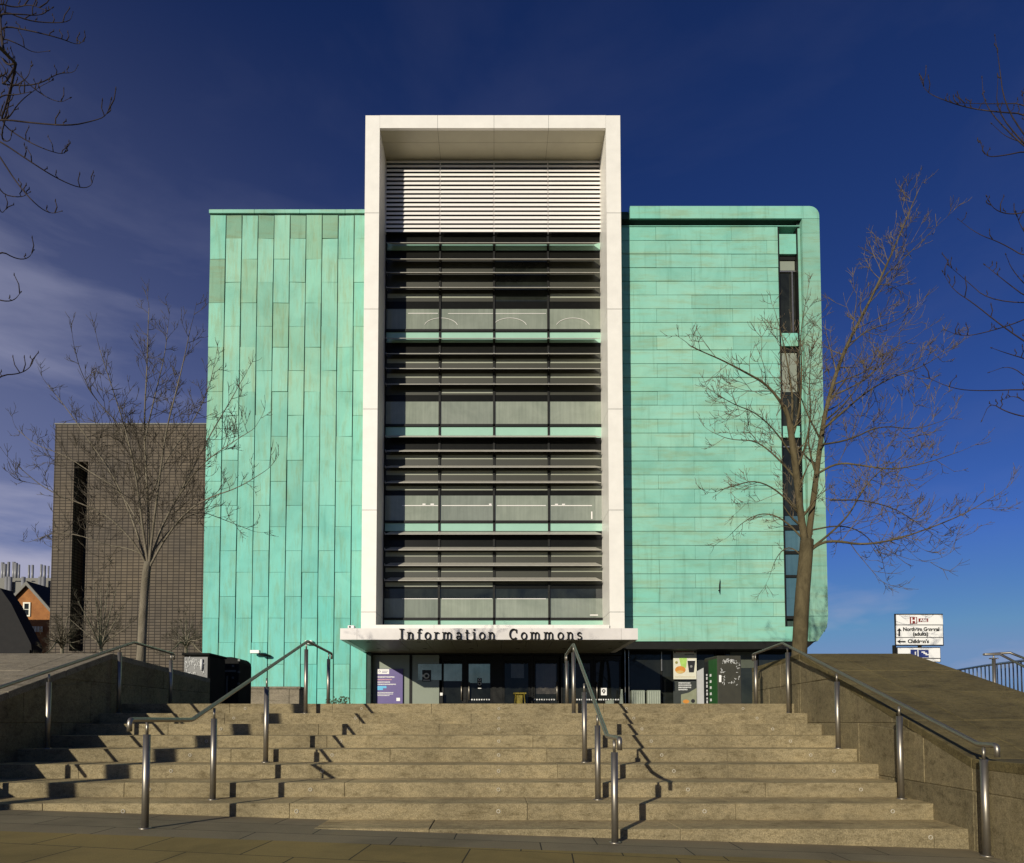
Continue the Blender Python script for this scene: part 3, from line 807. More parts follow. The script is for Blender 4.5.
def stroke_mesh(m, pts, wd, org, sc_, y0, y1):
    P = [Vector((org[0]+p[0]*sc_, org[1]+p[1]*sc_)) for p in pts]; hw = wd*sc_/2
    for a, b_ in zip(P, P[1:]):
        t = b_-a
        if t.length < 1e-5: continue
        t.normalize(); nn = Vector((-t.y, t.x))*hw; e = t*hw*(.35 if len(P) > 2 else 0)
        q = [a-e+nn, a-e-nn, b_+e-nn, b_+e+nn]
        m.prism([(p.x,p.y) for p in q], 'y', y0, y1)
txt = 'Information Commons'
lx0 = AX(399,633,YK); lx1 = AX(582.5,633,YK)
sp_w = 1.05; gap = .22
tot = sum((GL[c][0]+gap if c != ' ' else sp_w) for c in txt) - gap
H_ = .40
kx = (lx1-lx0)/(tot*H_)
x = lx0; 
for i, c in enumerate(txt):
    if c == ' ': x += sp_w*H_*kx; continue
    m = MB()
    for pts, wd in GL[c][1]:
        j = random.random()*.003
        stroke_mesh(m, [(p[0]*kx, p[1]) for p in pts], wd, (x, cz0-.01), H_, YK-.07-j, YK-.03+j)
    m.build('letter', FRAME, can)
    x += (GL[c][0]+gap)*H_*kx

# --- entrance wall
YE = 28.30
def panel(nm, mt, px0, px1, py0, py1, Y=YE, th=.05, parent=BX, bevel=0):
    a = at(px0,py0,Y); b_ = at(px1,py1,Y)
    m = MB(); m.box(min(a.x,b_.x), max(a.x,b_.x), Y, Y+th, min(a.z,b_.z), max(a.z,b_.z)); return m.build(nm, mt, parent, bevel)
FL = 722-(-EZ)*F/YE - 0    # floor line in the survey at the entrance
FLR = 715.0
m = MB(); m.box(AX(362,680,YE), XR0+.6, YE+3.6, YE+3.7, 0, cz0+.3); m.build('hall_back_wall', DARK, BX)
m = MB(); m.box(AX(362,680,YE), XP1-.5, YE+.4, YE+3.6, .002, .02); m.build('hall_floor', plain('hall_floor', (.05,.05,.045), .3), BX)
panel('side_column', STEELD, 362.5, 366, 640, FLR, YE-.25, .3); panel('side_column', PAINTB, 366.2, 371.5, 640, FLR, YE-.15, .2)
panel('wall_panel', PALEG, 372, 409.3, 648, FLR); panel('wall_frame', FRAME, 409.5, 411.8, 648, FLR, YE-.03); panel('wall_panel', PALEG, 412, 439, 648, FLR)
panel('fascia_band', FRAME, 372, 622, 639, 655, YE-.02, .1)
# glazed doors
def door(x0, x1, handle=None):
    a = panel('door', FRAME, x0, x1, 656, 660.5, YE-.04, .08)
    panel('door_stile', FRAME, x0, x0+1.6, 660.6, FLR, YE-.04, .08, a); panel('door_stile', FRAME, x1-1.6, x1, 660.6, FLR, YE-.04, .08, a)
    panel('door_glass', GLASS, x0+1.7, x1-1.7, 660.8, FLR-1, YE, .02, a)
    if handle:
        m = MB(); p = at(handle, 690, YE-.12); m.tube([(p.x,p.y,p.z-.45),(p.x,p.y,p.z+.35)], .03, 8); m.build('handle', STEEL, a)
    return a
ds = [(442,463.5,461.5),(466.5,492,469),(503,530,None),(533.5,559,557),(561,592,None),(594,621,597)]
for d_ in ds: door(*d_)
panel('door_post', FRAME, 463.6, 466.4, 655, FLR, YE-.06, .12); panel('door_post', FRAME, 492.2, 502.8, 655, FLR, YE-.06, .12)
panel('door_post', FRAME, 530.2, 533.3, 655, FLR, YE-.06, .12); panel('door_post', FRAME, 592.1, 593.9, 655, FLR, YE-.06, .12)
panel('fanlight', GLASSR, 443.8, 462, 664, 681, YE-.015, .01); panel('fanlight', GLASSR, 468.8, 490, 664, 683, YE-.015, .01)
panel('fanlight', GLASSR, 418, 441.5, 664, 680, YE-.015, .01)
panel('lobby_window', mat_window('lobby_glow', (.05,.045,.03), (.10,.09,.06)), 511, 524, 664, 678, YE-.015, .01)
panel('lobby_window', mat_window('lobby_glow_b', (.05,.045,.035), (.12,.105,.08)), 536, 556, 664, 694, YE-.015, .01)
# interior round column
m = MB(); p = at(610.5, 690, YE+.9); m.tube([(p.x,p.y,0),(p.x,p.y,cz0)], .17, 16); m.build('round_column', plain('olive_column', (.10,.095,.05), .5), BX)
for px in (625.2, 629.0):
    panel('steel_mullion', STEELD, px-.6, px+.6, 650, FLR, YE-.1, .08)
# dots on the glass
for x0, x1 in ((469.5,491),(534.5,556),(577,600),(601,620)):
    m = MB(); x = x0
    while x < x1:
        p = at(x, 699.6, YE-.04); m.box(p.x-.028, p.x+.028, YE-.056, YE-.046, p.z-.028, p.z+.028); x += 2.45
    m.build('glass_dots', WSIGN, BX)
# small notices fixed to the doors
def notice(nm, x0, x1, y0, y1, mt, Y, label, cat, sub=None):
    a = at(x0,y0,Y); b_ = at(x1,y1,Y); r = empty(nm, ((a.x+b_.x)/2, Y, b_.z), label, cat)
    m = MB(); m.box(a.x, b_.x, Y, Y+.02, b_.z, a.z); m.build('board', mt, r)
    return r
def ring(m, p, r0, Y, th=.03):
    m.tube([(p.x+r0*math.cos(t*math.pi/10), Y, p.z+r0*math.sin(t*math.pi/10)) for t in range(21)], th, 6, False)
r = notice('notice', 422.2, 431, 670, 681.5, BLKP, YE-.05, 'small black notice with a white ring symbol, on the wall left of the doors', 'notice')
m = MB(); ring(m, at(426.5,675.8,YE-.06), .10, YE-.06, .03); m.box(at(426.5,0,YE).x-.06, at(426.5,0,YE).x+.06, YE-.075, YE-.06, at(0,677,YE).z, at(0,674.8,YE).z); m.build('symbol', SCRIB, r)
m = MB(); m.box(AX(423,681,YE-.06), AX(430,681,YE-.06), YE-.062, YE-.052, AZ(680.6,YE), AZ(679.9,YE)); m.build('caption', SCRIB, r)
r = notice('notice', 601.0, 606.8, 688, 695.2, WSIGN, YE-.05, 'small white square notice with a black emblem, at the right end of the doors', 'notice')
m = MB(); ring(m, at(603.7,690.9,YE-.06), .055, YE-.058, .022); m.tube([at(604.2,692.3,YE-.06), at(603.6,693.6,YE-.06)], .02, 6); m.build('symbol', BLKP, r)
r = notice('notice', 477.3, 481.8, 678, 689, FRAME, YE-.05, 'narrow notice with two stacked white rings on the second entrance door', 'notice')
m = MB(); ring(m, at(479.6,679.6,YE-.06), .05, YE-.058, .014); ring(m, at(479.6,683.6,YE-.06), .065, YE-.058, .016)
m.box(AX(478,688,YE-.06), AX(481.3,688,YE-.06), YE-.062, YE-.052, AZ(688.8,YE), AZ(687.9,YE)); m.build('symbol', SCRIB, r)
r = notice('push_button_post', 439.8, 442.8, 693, 703, FRAME, YE-.25, 'short black post with a pale door button at the left of the doors', 'button post')
m = MB(); m.box(AX(440,695,YE-.27), AX(442.6,695,YE-.27), YE-.27, YE-.25, AZ(695.8,YE), AZ(693,YE)); m.build('button', WSIGN, r)
m = MB(); m.box(AX(440.6,695,YE-.25), AX(442,695,YE-.25), YE-.24, YE-.2, 0, AZ(703,YE)); m.build('post', FRAME, r)

# purple information board
Yp = YE-.10
a = at(376.4,668.8,Yp); b_ = at(402.8,703.8,Yp)
r = empty('information_board', ((a.x+b_.x)/2, Yp, b_.z), 'tall purple information board with white and blue print left of the entrance', 'sign')
m = MB(); m.box(a.x, b_.x, Yp, Yp+.05, b_.z, a.z); m.build('board', PURP, r, bevel=.01)
def bar(px0, px1, py0, py1, mt, Y, nm='print', parent=None, th=.004):
    a = at(px0,py0,Y); b_ = at(px1,py1,Y); m = MB(); m.box(a.x, b_.x, Y-th, Y+.002, b_.z, a.z); return m.build(nm, mt, parent)
bar(376.9,389.1,669.2,674, WSIGN, Yp-.002, 'logo_plate', r)
m = MB(); ring(m, at(379.6,671.4,Yp-.01), .035, Yp-.01, .008)
for k in range(2): m.box(AX(382,670,Yp), AX(388-k,670,Yp), Yp-.012, Yp-.006, AZ(671.4+1.4*k,Yp), AZ(670.9+1.4*k,Yp))
m.build('crest', PURP, r)
def lines(px0, py, ws, gap_, hgt, mt, Y, parent, nm='lettering', wd=.9):
    m = MB()
    for k, wx in enumerate(ws):
        x = px0; y = py+gap_*k
        while x < px0+wx:
            L = random.uniform(.35,.8)*wd; aa = at(x,y,Y); bb = at(min(x+L,px0+wx), y+hgt*random.uniform(.75,1), Y)
            m.box(aa.x, bb.x, Y-.004, Y+.001, bb.z, aa.z); x += L+.22
    return m.build(nm, mt, parent)
lines(377.5,676.4,[17,],1,1.3,WSIGN,Yp-.003,r); lines(377.5,679,[14.5],1,1.3,PINKP,Yp-.003,r); lines(377.5,681.6,[12.5,18.5],2.2,1.1,WSIGN,Yp-.003,r)
bar(377.3,386.5,686,688.2,CYANP,Yp-.003,'blue_patch',r); bar(377.3,383,688.3,690,CYANP,Yp-.003,'blue_patch',r)
lines(377.5,692.2,[16,15.5,12],1.5,.8,WSIGN,Yp-.003,r)
bar(396.4,400,697.8,701,WSIGN,Yp-.003,'white_square',r)

# ------------------------------------------------------------------ ground floor under the right wing
YQ = 28.9
m = MB(); m.box(XR0+.05, XP1-.9, YQ+3, YQ+3.1, 0, ZRB-.05); m.build('shop_back_wall', DARK, BX)
panel('shop_window', GLASS, 629.8, 661, 646, FLR, YQ, .02); panel('shop_window', GLASS, 662, 715, 646, FLR, YQ, .02)
panel('shop_window', WIND, 725.5, 757, 646, FLR, YQ, .02); panel('shop_window', WIND, 758.5, 806, 646, FLR, YQ, .02)
panel('grey_wall_panel', plain('dull_green_panel', (.07,.08,.055), .5), 730, 756, 646, 668, YQ-.03, .02)
for px in (661.5,716,724.8,757.8): panel('shop_mullion', FRAME, px-1, px+1, 643, FLR, YQ-.05, .12)
m = MB(); m.box(AX(661,650,YQ-.1), AX(662,650,YQ-.1), YQ-.1, YQ-.05, AZ(671,YQ), AZ(646,YQ)); m.build('shop_trim', STEELD, BX)
for (x0,x1) in ((641,648),(664,668),(652,655)):
    panel('ceiling_lamp', WSIGN, x0, x1, 651.2 if x0!=652 else 661, 652 if x0!=652 else 661.7, YQ+1.2, .02)
# two ribbed grey boxes standing outside
for k, (x0,x1) in enumerate(((631.3,645.3),(647.3,661.0))):
    Y = YE+.15; a = at(x0,690.2,Y); b_ = at(x1,FLR,Y)
    r = empty('ribbed_cabinet', ((a.x+b_.x)/2,Y,0), ('left' if k==0 else 'right')+' one of two low ribbed grey-green cabinets under the green wall', 'cabinet', 'ribbed grey cabinets')
    m = MB(); m.box(a.x, b_.x, Y, Y+.5, 0, a.z); m.build('body', PALEG, r, bevel=.02)
    m = MB()
    for q in range(6): 
        x = a.x+(b_.x-a.x)*(q+.5)/6; m.box(x-.02, x+.02, Y-.03, Y+.01, .05, a.z-.05)
    m.build('ribs', plain('rib_grey', (.33,.36,.28), .5), r)
# posters
Yo = YQ-.2
def poster_root(x0,x1,y0,y1,mt,label):
    a = at(x0,y0,Yo); b_ = at(x1,y1,Yo); r = empty('poster', ((a.x+b_.x)/2,Yo,b_.z), label, 'poster')
    m = MB(); m.box(a.x,b_.x,Yo,Yo+.03,b_.z,a.z); m.build('sheet', mt, r); return r
def blob(cx, cy, rx, ry, mt, Y, parent, nm, n=16, yo=.004):
    c = at(cx,cy,Y); ks = F/Y; m = MB()
    m.prism([(c.x+rx/ks*math.cos(2*math.pi*k/n), c.z+ry/ks*math.sin(2*math.pi*k/n)) for k in range(n)], 'y', Y-yo, Y+.001)
    return m.build(nm, mt, parent)
r = poster_root(673.2,696.8,648.8,679.2,CREAM,'cream cafe poster showing a sandwich, a green cup and a black coffee cup')
bar(674,675.6,650.6,652.8,BLKP,Yo,'mark',r); bar(694,696,650.6,652.8,BLKP,Yo,'mark',r)
lines(676,651,[17.5],1,1.4,REDP,Yo-.001,r); lines(684.7,654.2,[9.5],1,1.0,BLKP,Yo-.001,r)
m = MB(); 
def pp(l, Y): return [(at(x,y,Y).x, at(x,y,Y).z) for x, y in l]
m.prism(pp([(679,658),(687,657.5),(686,668),(681.5,668.5)],Yo),'y',Yo-.006,Yo); m.build('green_cup', LIME, r)
blob(680.3,669.8,5.3,3.8,ORNG,Yo-.005,r,'sandwich'); blob(680,672,3.8,1.6,plain('bread_print',(.55,.38,.12),.5),Yo-.008,r,'bread'); blob(676.5,662.5,1.4,1.4,plain('olive_print',(.25,.22,.06),.5),Yo-.004,r,'disc')
m = MB(); m.prism(pp([(687.4,660.8),(695.2,660.8),(693.8,672.4),(689,672.4)],Yo),'y',Yo-.010,Yo); m.build('coffee_cup', BLKP, r)
blob(691.2,666.4,1.3,1.3,plain('dim_print',(.2,.2,.18),.5),Yo-.012,r,'emblem')
bar(688,695,659.7,660.6,WSIGN,Yo-.004,'lid',r); lines(675,676.6,[20],1,.8,plain('tan_print',(.42,.35,.18),.5),Yo-.001,r)
r = poster_root(673.2,696.8,681,FLR,plain('dark_poster',(.03,.035,.028),.5),'dark poster with pale lettering directly below the cafe poster')
lines(678.5,682.3,[12,13,12.5,9],2.2,1.5,SCRIB,Yo-.001,r)
m = MB(); m.prism(pp([(681,703.6),(681,694.5),(689,692.5),(696.5,688),(696.5,703.6)],Yo),'y',Yo-.003,Yo); m.build('pale_patch', plain('sage_print',(.22,.23,.14),.5), r)
blob(686,701.5,3.2,2.0,ORNG,Yo-.005,r,'dish'); blob(693,701,2,2,BLKP,Yo-.005,r,'dish')
# leaning grey board
Y = 26.4; a = at(696.9,670,Y); b_ = at(704.2,FLR,Y)
r = empty('white_board', (a.x,Y,0), 'plain pale grey upright board between the posters and the green kiosk', 'board')
m = MB(); m.prism([(a.x,0),(b_.x,0),(b_.x,AZ(667.8,Y)),(a.x,AZ(671.3,Y))], 'y', Y, Y+.08); m.build('board', plain('pale_board',(.42,.42,.39),.6,var=.06), r)

# kiosks (payphone-style street cabinets)
def kiosk(px0, px1, pyt, Y, depth, label, side_mt, face_mt, lit_scrib, sidepx):
    a = at(px0,pyt,Y); b_ = at(px1,pyt,Y); r = empty('street_kiosk', ((a.x+b_.x)/2,Y,0), label, 'street kiosk')
    m = MB(); m.box(a.x,b_.x,Y,Y+depth,.03,a.z-.06); m.build('body', side_mt, r, bevel=.02)
    m = MB(); m.box(a.x-.03,b_.x+.03,Y-.04,Y+depth+.04,a.z-.055,a.z); m.build('roof', PAINTB, r, bevel=.02)
    m = MB(); m.box(a.x+.03,b_.x-.03,Y-.02,Y,.12,a.z-.09); m.build('face', face_mt, r)
    m = MB(); w2 = b_.x-a.x
    for k in range(60):
        u = random.random(); v = random.random()
        if abs(u-.5) < .30 and abs(v-.45) < .32 and random.random() < .75: continue
        x = a.x+w2*(.12+.76*u); z = a.z-.12-.62*a.z*v*.75
        L = random.uniform(.02,.09)
        q = random.uniform(0,3.1)
        m.tube([(x,Y-.024,z),(x+L*math.cos(q),Y-.024,z+L*math.sin(q))], .007, 4)
    for k in range(10):
        x = a.x+w2*random.uniform(.15,.8); z = a.z-random.uniform(.15,.55)
        m.tube([(x+.03*math.cos(t),Y-.024,z+.05*math.sin(t)) for t in (0,1,2,3,4,5)], .008, 4)
    m.build('scribble', SCRIB, r)
    m = MB()
    return r, a, b_
r, a, b_ = kiosk(183.5, 209.5, 653, 14.15, .85, 'dark street kiosk with pale scribbles on its front, half in shadow on the left', PAINTB, ADVF, True, 0)
m = MB(); m.tube([(b_.x-.15,14.11,a.z-.14),(b_.x-.15,14.11,a.z-.38)], .03, 6); m.build('pale_streak', SCRIB, r)
# second cabinet behind, rounded top
Y = 15.4; a = at(220.5,657,Y); b_ = at(239,657,Y); w2 = b_.x-a.x
r = empty('street_kiosk', ((a.x+b_.x)/2,Y,0), 'second dark street kiosk with a rounded top, behind the scribbled one', 'street kiosk')
z1 = a.z; poly = [(a.x,.03),(b_.x,.03)] + [(b_.x-.18+.18*math.cos(t*math.pi/10), z1-.18+.18*math.sin(t*math.pi/10)) for t in range(6)] + [(a.x,z1)]
m = MB(); m.prism(poly, 'y', Y, Y+.8); m.build('body', PAINTB, r)
m = MB(); m.box(a.x+.12,b_.x-.06,Y-.02,Y,z1-.36,z1-.31); m.box(a.x+.15,a.x+.19,Y-.02,Y,.3,z1-.45)
for k in range(6): m.box(a.x+.28+.14*(k%2),a.x+.33+.14*(k%2),Y-.02,Y,.45+.14*k,.50+.14*k)
m.build('trim', plain('dull_print',(.07,.075,.065),.5), r)
# right kiosk: green flank, dark front
Y = 17.5; a = at(717.5,655.5,Y); b_ = at(741,655.5,Y); g0 = at(704.3,660,Y+1.6)
r = empty('street_kiosk', ((a.x+b_.x)/2,Y,0), 'street kiosk with a green side and scribbled dark front, by the right-hand stone wall', 'street kiosk')
zt_ = a.z
xa_ = AX(704.6,680,Y+.9)
m = MB(); m.hexa([(a.x,Y,.03),(b_.x,Y,.03),(b_.x,Y+.9,.03),(xa_,Y+.9,.03),(a.x,Y,zt_),(b_.x,Y,zt_),(b_.x,Y+.9,zt_),(xa_,Y+.9,zt_)])
m.build('body', plain('brown_black_paint',(.035,.033,.020),.5,var=.2), r, bevel=.015)
def flank(u0,u1,z0,z1_,mt,nm,o=.008):
    p0 = Vector((a.x,Y,0)).lerp(Vector((xa_,Y+.9,0)),u0); p1 = Vector((a.x,Y,0)).lerp(Vector((xa_,Y+.9,0)),u1)
    nrm = Vector((-.9,-(a.x-xa_),0)).normalized()*-1
    nrm = Vector((xa_-a.x,.9,0)).normalized().cross(Vector((0,0,1))).normalized()
    if nrm.y > 0: nrm = -nrm
    q = [p0+nrm*o, p1+nrm*o]; m = MB()
    m.hexa([(q[1].x,q[1].y,z0),(q[0].x,q[0].y,z0),(p0.x,p0.y,z0),(p1.x,p1.y,z0),(q[1].x,q[1].y,z1_),(q[0].x,q[0].y,z1_),(p0.x,p0.y,z1_),(p1.x,p1.y,z1_)])
    m.build(nm, mt, r)
flank(.05,.66,.06,zt_-.08,GREENP,'green_side'); flank(.66,.96,.06,zt_-.1,BLKP,'black_side')
for k in range(9): flank(.76,.84,.12+.11*k,.17+.11*k+.03*(k%2),WSIGN,'side_letter',.014)
for k in range(5): flank(.46,.56,.28+.17*k,.35+.17*k,WSIGN,'side_letter',.014)
m = MB(); w2 = b_.x-a.x
for k in range(90):
    e = random.random()
    if e < .35: u, v = random.uniform(.2,.8), random.uniform(.0,.12)
    elif e < .6: u, v = random.uniform(.74,.92), random.uniform(0,.95)
    elif e < .8: u, v = random.uniform(.12,.26), random.uniform(.35,.95)
    else: u, v = random.uniform(.2,.85), random.uniform(.9,1)
    x = a.x+w2*u; z = zt_-.12-.66*v; q = random.uniform(0,6.2); L = random.uniform(.02,.06)
    m.tube([(x,Y-.008,z),(x+L*math.cos(q),Y-.008,z+L*math.sin(q))], .008, 4)
m.build('scribble', SCRIB, r)
m = MB(); m.box(a.x+.03,a.x+.09,Y-.012,Y,zt_-.72,zt_-.53); m.build('sticker', WSIGN, r)

# low stone wall left of the entrance
Y = 19.0; a = at(247,686.5,Y); b_ = at(299.5,686.5,Y)
r = empty('low_wall', (a.x,Y,0), 'low pale stone wall on the plaza in front of the green wall', 'low wall')
m = MB(); x = a.x
while x < b_.x-.1:
    x2 = min(x+.62,b_.x); m.box(x+.003,x2-.003,Y,Y+.5,0,a.z-.075); x = x2
m.build('wall', LSLAB, r, bevel=.01)
m = MB(); m.box(a.x-.03,b_.x+.03,Y-.03,Y+.53,a.z-.07,a.z); m.build('coping', LSLAB, r, bevel=.01)

# wall-mounted camera and lamps
Y = YC-.35
p = at(259,653,Y); r = empty('security_camera', p, 'white security camera on a dark bracket fixed to the green wall', 'camera')
m = MB(); a = at(250.8,650.2,Y); b_ = at(259.8,653.4,Y); m.box(a.x,b_.x,Y-.1,Y+.12,b_.z,a.z); m.build('housing', WSIGN, r, bevel=.01)
m = MB(); a = at(258.5,653.4,Y); b_ = at(266.5,656.8,Y); m.tube([(a.x,Y,a.z),(at(260,654.6,Y).x,Y,at(260,654.6,Y).z),(b_.x,Y+.1,(a.z+b_.z)/2),(b_.x,YC,(a.z+b_.z)/2)], .055, 8); m.build('bracket', FRAME, r)
for (x0,x1,y0,y1,lb_) in ((304.8,311.8,640.2,644.0,'small white box lamp on the green wall above the left free-standing handrail'),(347.6,354.2,625.2,628.5,'small white box lamp on the green wall at the left end of the canopy')):
    Y = YC-.22 if x0 < 340 else YK+.6
    a = at(x0,y0,Y); b_ = at(x1,y1,Y); r = empty('wall_lamp', ((a.x+b_.x)/2,Y,b_.z), lb_, 'wall lamp')
    if x0 > 340: r['label'] = 'small white box lamp standing on the left end of the canopy'
    m = MB(); m.box(a.x,b_.x,Y,Y+(.2 if x0<340 else .25),b_.z,a.z); m.build('housing', WSIGN, r, bevel=.02)
    m = MB(); m.box(a.x+.05,a.x+.12,Y-.01,Y+.02,b_.z+.03,a.z-.03); m.build('lens', BLKP, r)
Y = YC-.12; p = at(719.5,586,Y); r = empty('wall_fixture', p, 'tiny dark fixture with an upright spike on the right green wall', 'fixture')
m = MB(); m.tube([(p.x,Y,AZ(593,Y)),(p.x,Y,AZ(586,Y)),(p.x+.03,Y,AZ(579,Y))], [.016,.028,.008], 8); m.tube([(p.x,Y,AZ(590,Y)),(p.x,YC+.02,AZ(590,Y))], .02, 6)
m.build('spike', FRAME, r)
# weed at the foot of the wall
r = empty('weed', at(338,703,20), 'straggly weed growing behind the top step left of the entrance', 'plant')
m = MB()
for k in range(70):
    x = at(random.uniform(327,349),700,19.5).x; y = 19.5+random.uniform(-.2,.2); h = random.uniform(.1,.42)*(1-.5*abs(x-at(338,700,19.5).x)/.4); l = random.uniform(-.14,.14)
    m.tube([(x,y,.3*0),(x+l*.4,y,h*.6+.05),(x+l,y,h+.12)], [.007,.006,.003], 4)
    m.face([(x+l,y,h+.12),(x+l+.05,y-.02,h+.16),(x+l+.06,y,h+.10)])
m.build('stems', LEAF, r)
# yellow stool in the lobby
Y = YE-.9; p = at(520,703,Y); r = empty('yellow_stool', (p.x,Y,0), 'yellow plastic stool standing before the middle entrance doors', 'stool')
m = MB(); zt_ = AZ(692.5,Y); m.box(p.x-.28,p.x+.28,Y,Y+.4,zt_-.07,zt_); m.box(p.x-.14,p.x+.12,Y+.05,Y+.3,.1,zt_-.1); m.build('seat', YEL, r, bevel=.02)
for sx in (-.22,.22):
    m = MB(); m.tube([(p.x+sx*1.2,Y+.05,0),(p.x+sx*.8,Y+.05,zt_-.06)], .025, 6); m.build('leg', YEL, r)
# pale leaflet stands by the doors
for k,(px0,px1,py,lb_) in enumerate(((606.2,614.5,698.5,'low pale leaflet stand by the right end of the doors'),(618.8,623.5,689,'narrow pale upright stand beside the steel mullion right of the doors'))):
    Y = YE-.7; a = at(px0,py,Y); b_ = at(px1,py,Y); r = empty('leaflet_stand', ((a.x+b_.x)/2,Y,0), lb_, 'stand')
    m = MB(); m.hexa([(a.x,Y,0),(b_.x,Y,0),(b_.x,Y+.3,0),(a.x,Y+.3,0),(a.x+(.0 if k==0 else .13),Y+.2,a.z*(.85 if k==0 else 1)),(b_.x,Y+.2,a.z),(b_.x,Y+.25,a.z),(a.x+(.0 if k==0 else .13),Y+.25,a.z*(.85 if k==0 else 1))])
    m.build('panel', PALEG, r)

# ------------------------------------------------------------------ tiled grey building
YD = 58.0
x0 = AX(52,540,YD); x1 = AX(206,540,YD); zt_ = AZ(424.5,YD)
r = empty('tiled_building', ((x0+x1)/2,YD,0), 'tall plain grey-brown tiled block with one long dark slot window, behind the left tree', 'building')
sx0 = AX(71.5,560,YD); sx1 = AX(85.5,560,YD); sz1 = AZ(461.5,YD); sz0 = AZ(651,YD)
m = MB(); m.box(x0,sx0,YD,YD+22,0,zt_); m.box(sx1,x1+14,YD,YD+22,0,zt_); m.box(sx0,sx1,YD,YD+22,sz1,zt_); m.box(sx0,sx1,YD,YD+22,0,sz0)
m.build('tiled_wall', TILE, r)
m = MB(); m.box(sx0,sx1,YD+1.6,YD+1.7,sz0,sz1); m.build('slot_window', DARK, r)
m = MB(); m.box(x0-.05,x1+14,YD-.05,YD+22,zt_+.003,zt_+.12); m.build('parapet_cap', CONC, r)

# orange brick gable house and its neighbours
Y = 74.0
def G(x,y): p = at(x,y,Y); return (p.x,p.z)
r = empty('brick_house', (G(30,651)[0],Y,0), 'orange brick gabled house with a small pale-framed window, at the far left', 'house')
m = MB(); ap = G(28.5,585); el = G(7,606); er = G(51,614)
m.prism([(el[0],-.0),(er[0]+.6,0),(er[0]+.6,er[1]-.4),ap,el], 'y', Y, Y+4); m.build('wall', BRICK, r)
m = MB()
for (p,q) in ((ap,(el[0]-.8,el[1]-.95)),(ap,(er[0]+1.2,er[1]-.9))):
    m.prism([(p[0],p[1]+.06),(q[0],q[1]+.06),(q[0],q[1]+.36),(p[0],p[1]+.42)], 'y', Y-.3, Y+4.3)
m.build('roof', SLATE, r)
m = MB()
for (p,q) in ((ap,(el[0]-.8,el[1]-.95)),(ap,(er[0]+1.2,er[1]-.9))):
    m.prism([(p[0],p[1]-.10),(q[0],q[1]-.10),(q[0],q[1]+.30),(p[0],p[1]+.36)], 'y', Y-.42, Y-.31)
m.build('barge_board', CONC, r)
wp = G(27.2,609.5)
m = MB(); 
for (a_,b2,c_,d_) in ((-.42,.42,.66,.82),(-.42,.42,-.82,-.66),(-.42,-.26,-.66,.66),(.26,.42,-.66,.66)): m.box(wp[0]+a_,wp[0]+b2,Y-.12,Y-.005,wp[1]+c_,wp[1]+d_)
wf = m.build('window', CREAM, r)
m = MB(); m.box(wp[0]-.255,wp[0]+.255,Y-.05,Y-.01,wp[1]-.655,wp[1]+.655); m.build('pane', WIND, wf)
m = MB(); m.box(wp[0]-.255,wp[0]+.255,Y-.09,Y-.055,wp[1]-.03,wp[1]+.03); m.build('glazing_bar', CREAM, wf)
m = MB()
for k in range(6):
    x = G(27+3*k,628)[0]; m.box(x-.12,x+.12,Y-.1,Y-.002,G(0,632)[1],G(0,626.5)[1])
m.build('stone_band', CREAM, r)
# dark slate-roofed house in front of it
Y = 66.0
r = empty('dark_roofed_house', (G(0,651)[0],Y,0), 'house showing only its dark slate roof slope, at the left edge of the photo', 'house')
m = MB(); P0 = [G(-60,588),G(0,588),G(11,603.5),G(31,644),G(32,655)]
m.prism([(P0[0][0],0)]+P0+[(P0[-1][0],0)], 'y', Y, Y+1.6); m.build('roof', SLATE, r)
m = MB(); m.box(G(-60,650)[0],G(31,650)[0],Y-.2,Y-.01,0,G(0,650)[1]); m.build('wall', SLATE, r)
# flues
Y = 120.0
r = empty('boiler_house', (G(20,651)[0],Y,0), 'far flat-roofed building carrying a row of tall steel flues, at the far left', 'building')
m = MB(); m.box(G(-60,600)[0],G(52,600)[0],Y,Y+10,0,G(0,578)[1]); m.box(G(14,600)[0],G(42,600)[0],Y-1,Y-.01,0,G(0,583)[1]); m.build('wall', CONC, r)
for (px,py,wd) in ((-4,563,.35),(2.8,562.5,.35),(5.2,564,.35),(8.8,562,.3),(14,562,.35),(16.2,563,.35),(19.2,564.5,.22),(29.2,565,.22),(32.8,565,.25),(41.5,564.5,.25),(44.8,565.5,.28),(48.6,566,.2)):
    m = MB(); p = at(px,py,Y+2); m.tube([(p.x,p.y,G(0,582)[1]),(p.x,p.y,p.z)], wd*.8, 10); m.build('flue', FLUE, r)
for (px) in (7,10.3,23.5,40.5,43.8):
    m = MB(); p = at(px,577,Y-1.5); m.tube([(p.x,p.y,2),(p.x,p.y,p.z)], .34, 10); m.build('duct', FLUE, r)

# ------------------------------------------------------------------ road sign and railing on the right
Y = 17.0
def text(body, size, mt, x, y, z, parent, align='LEFT', bold=.0, sx=1.0):
    cu = bpy.data.curves.new('t', 'FONT'); cu.body = body; cu.size = size; cu.extrude = .003; cu.align_x = align; cu.offset = bold
    tmp = bpy.data.objects.new('t', cu); COL.objects.link(tmp)
    bpy.context.view_layer.update()
    me = bpy.data.meshes.new_from_object(tmp.evaluated_get(bpy.context.evaluated_depsgraph_get()))
    bpy.data.objects.remove(tmp)
    M = Matrix.Translation((x,y,z)) @ Matrix.Rotation(math.pi/2,4,'X') @ Matrix.Diagonal((sx,1,1,1))
    me.transform(M); me.materials.clear(); me.materials.append(mt)
    o = bpy.data.objects.new('lettering', me); COL.objects.link(o); o.parent = parent
    pl = Vector((0,0,0)); q = parent
    while q: pl += q.location; q = q.parent
    o.location = -pl
    return o
ks = F/Y
c0 = at(895.5,614.5,Y); c1 = at(943,645,Y)
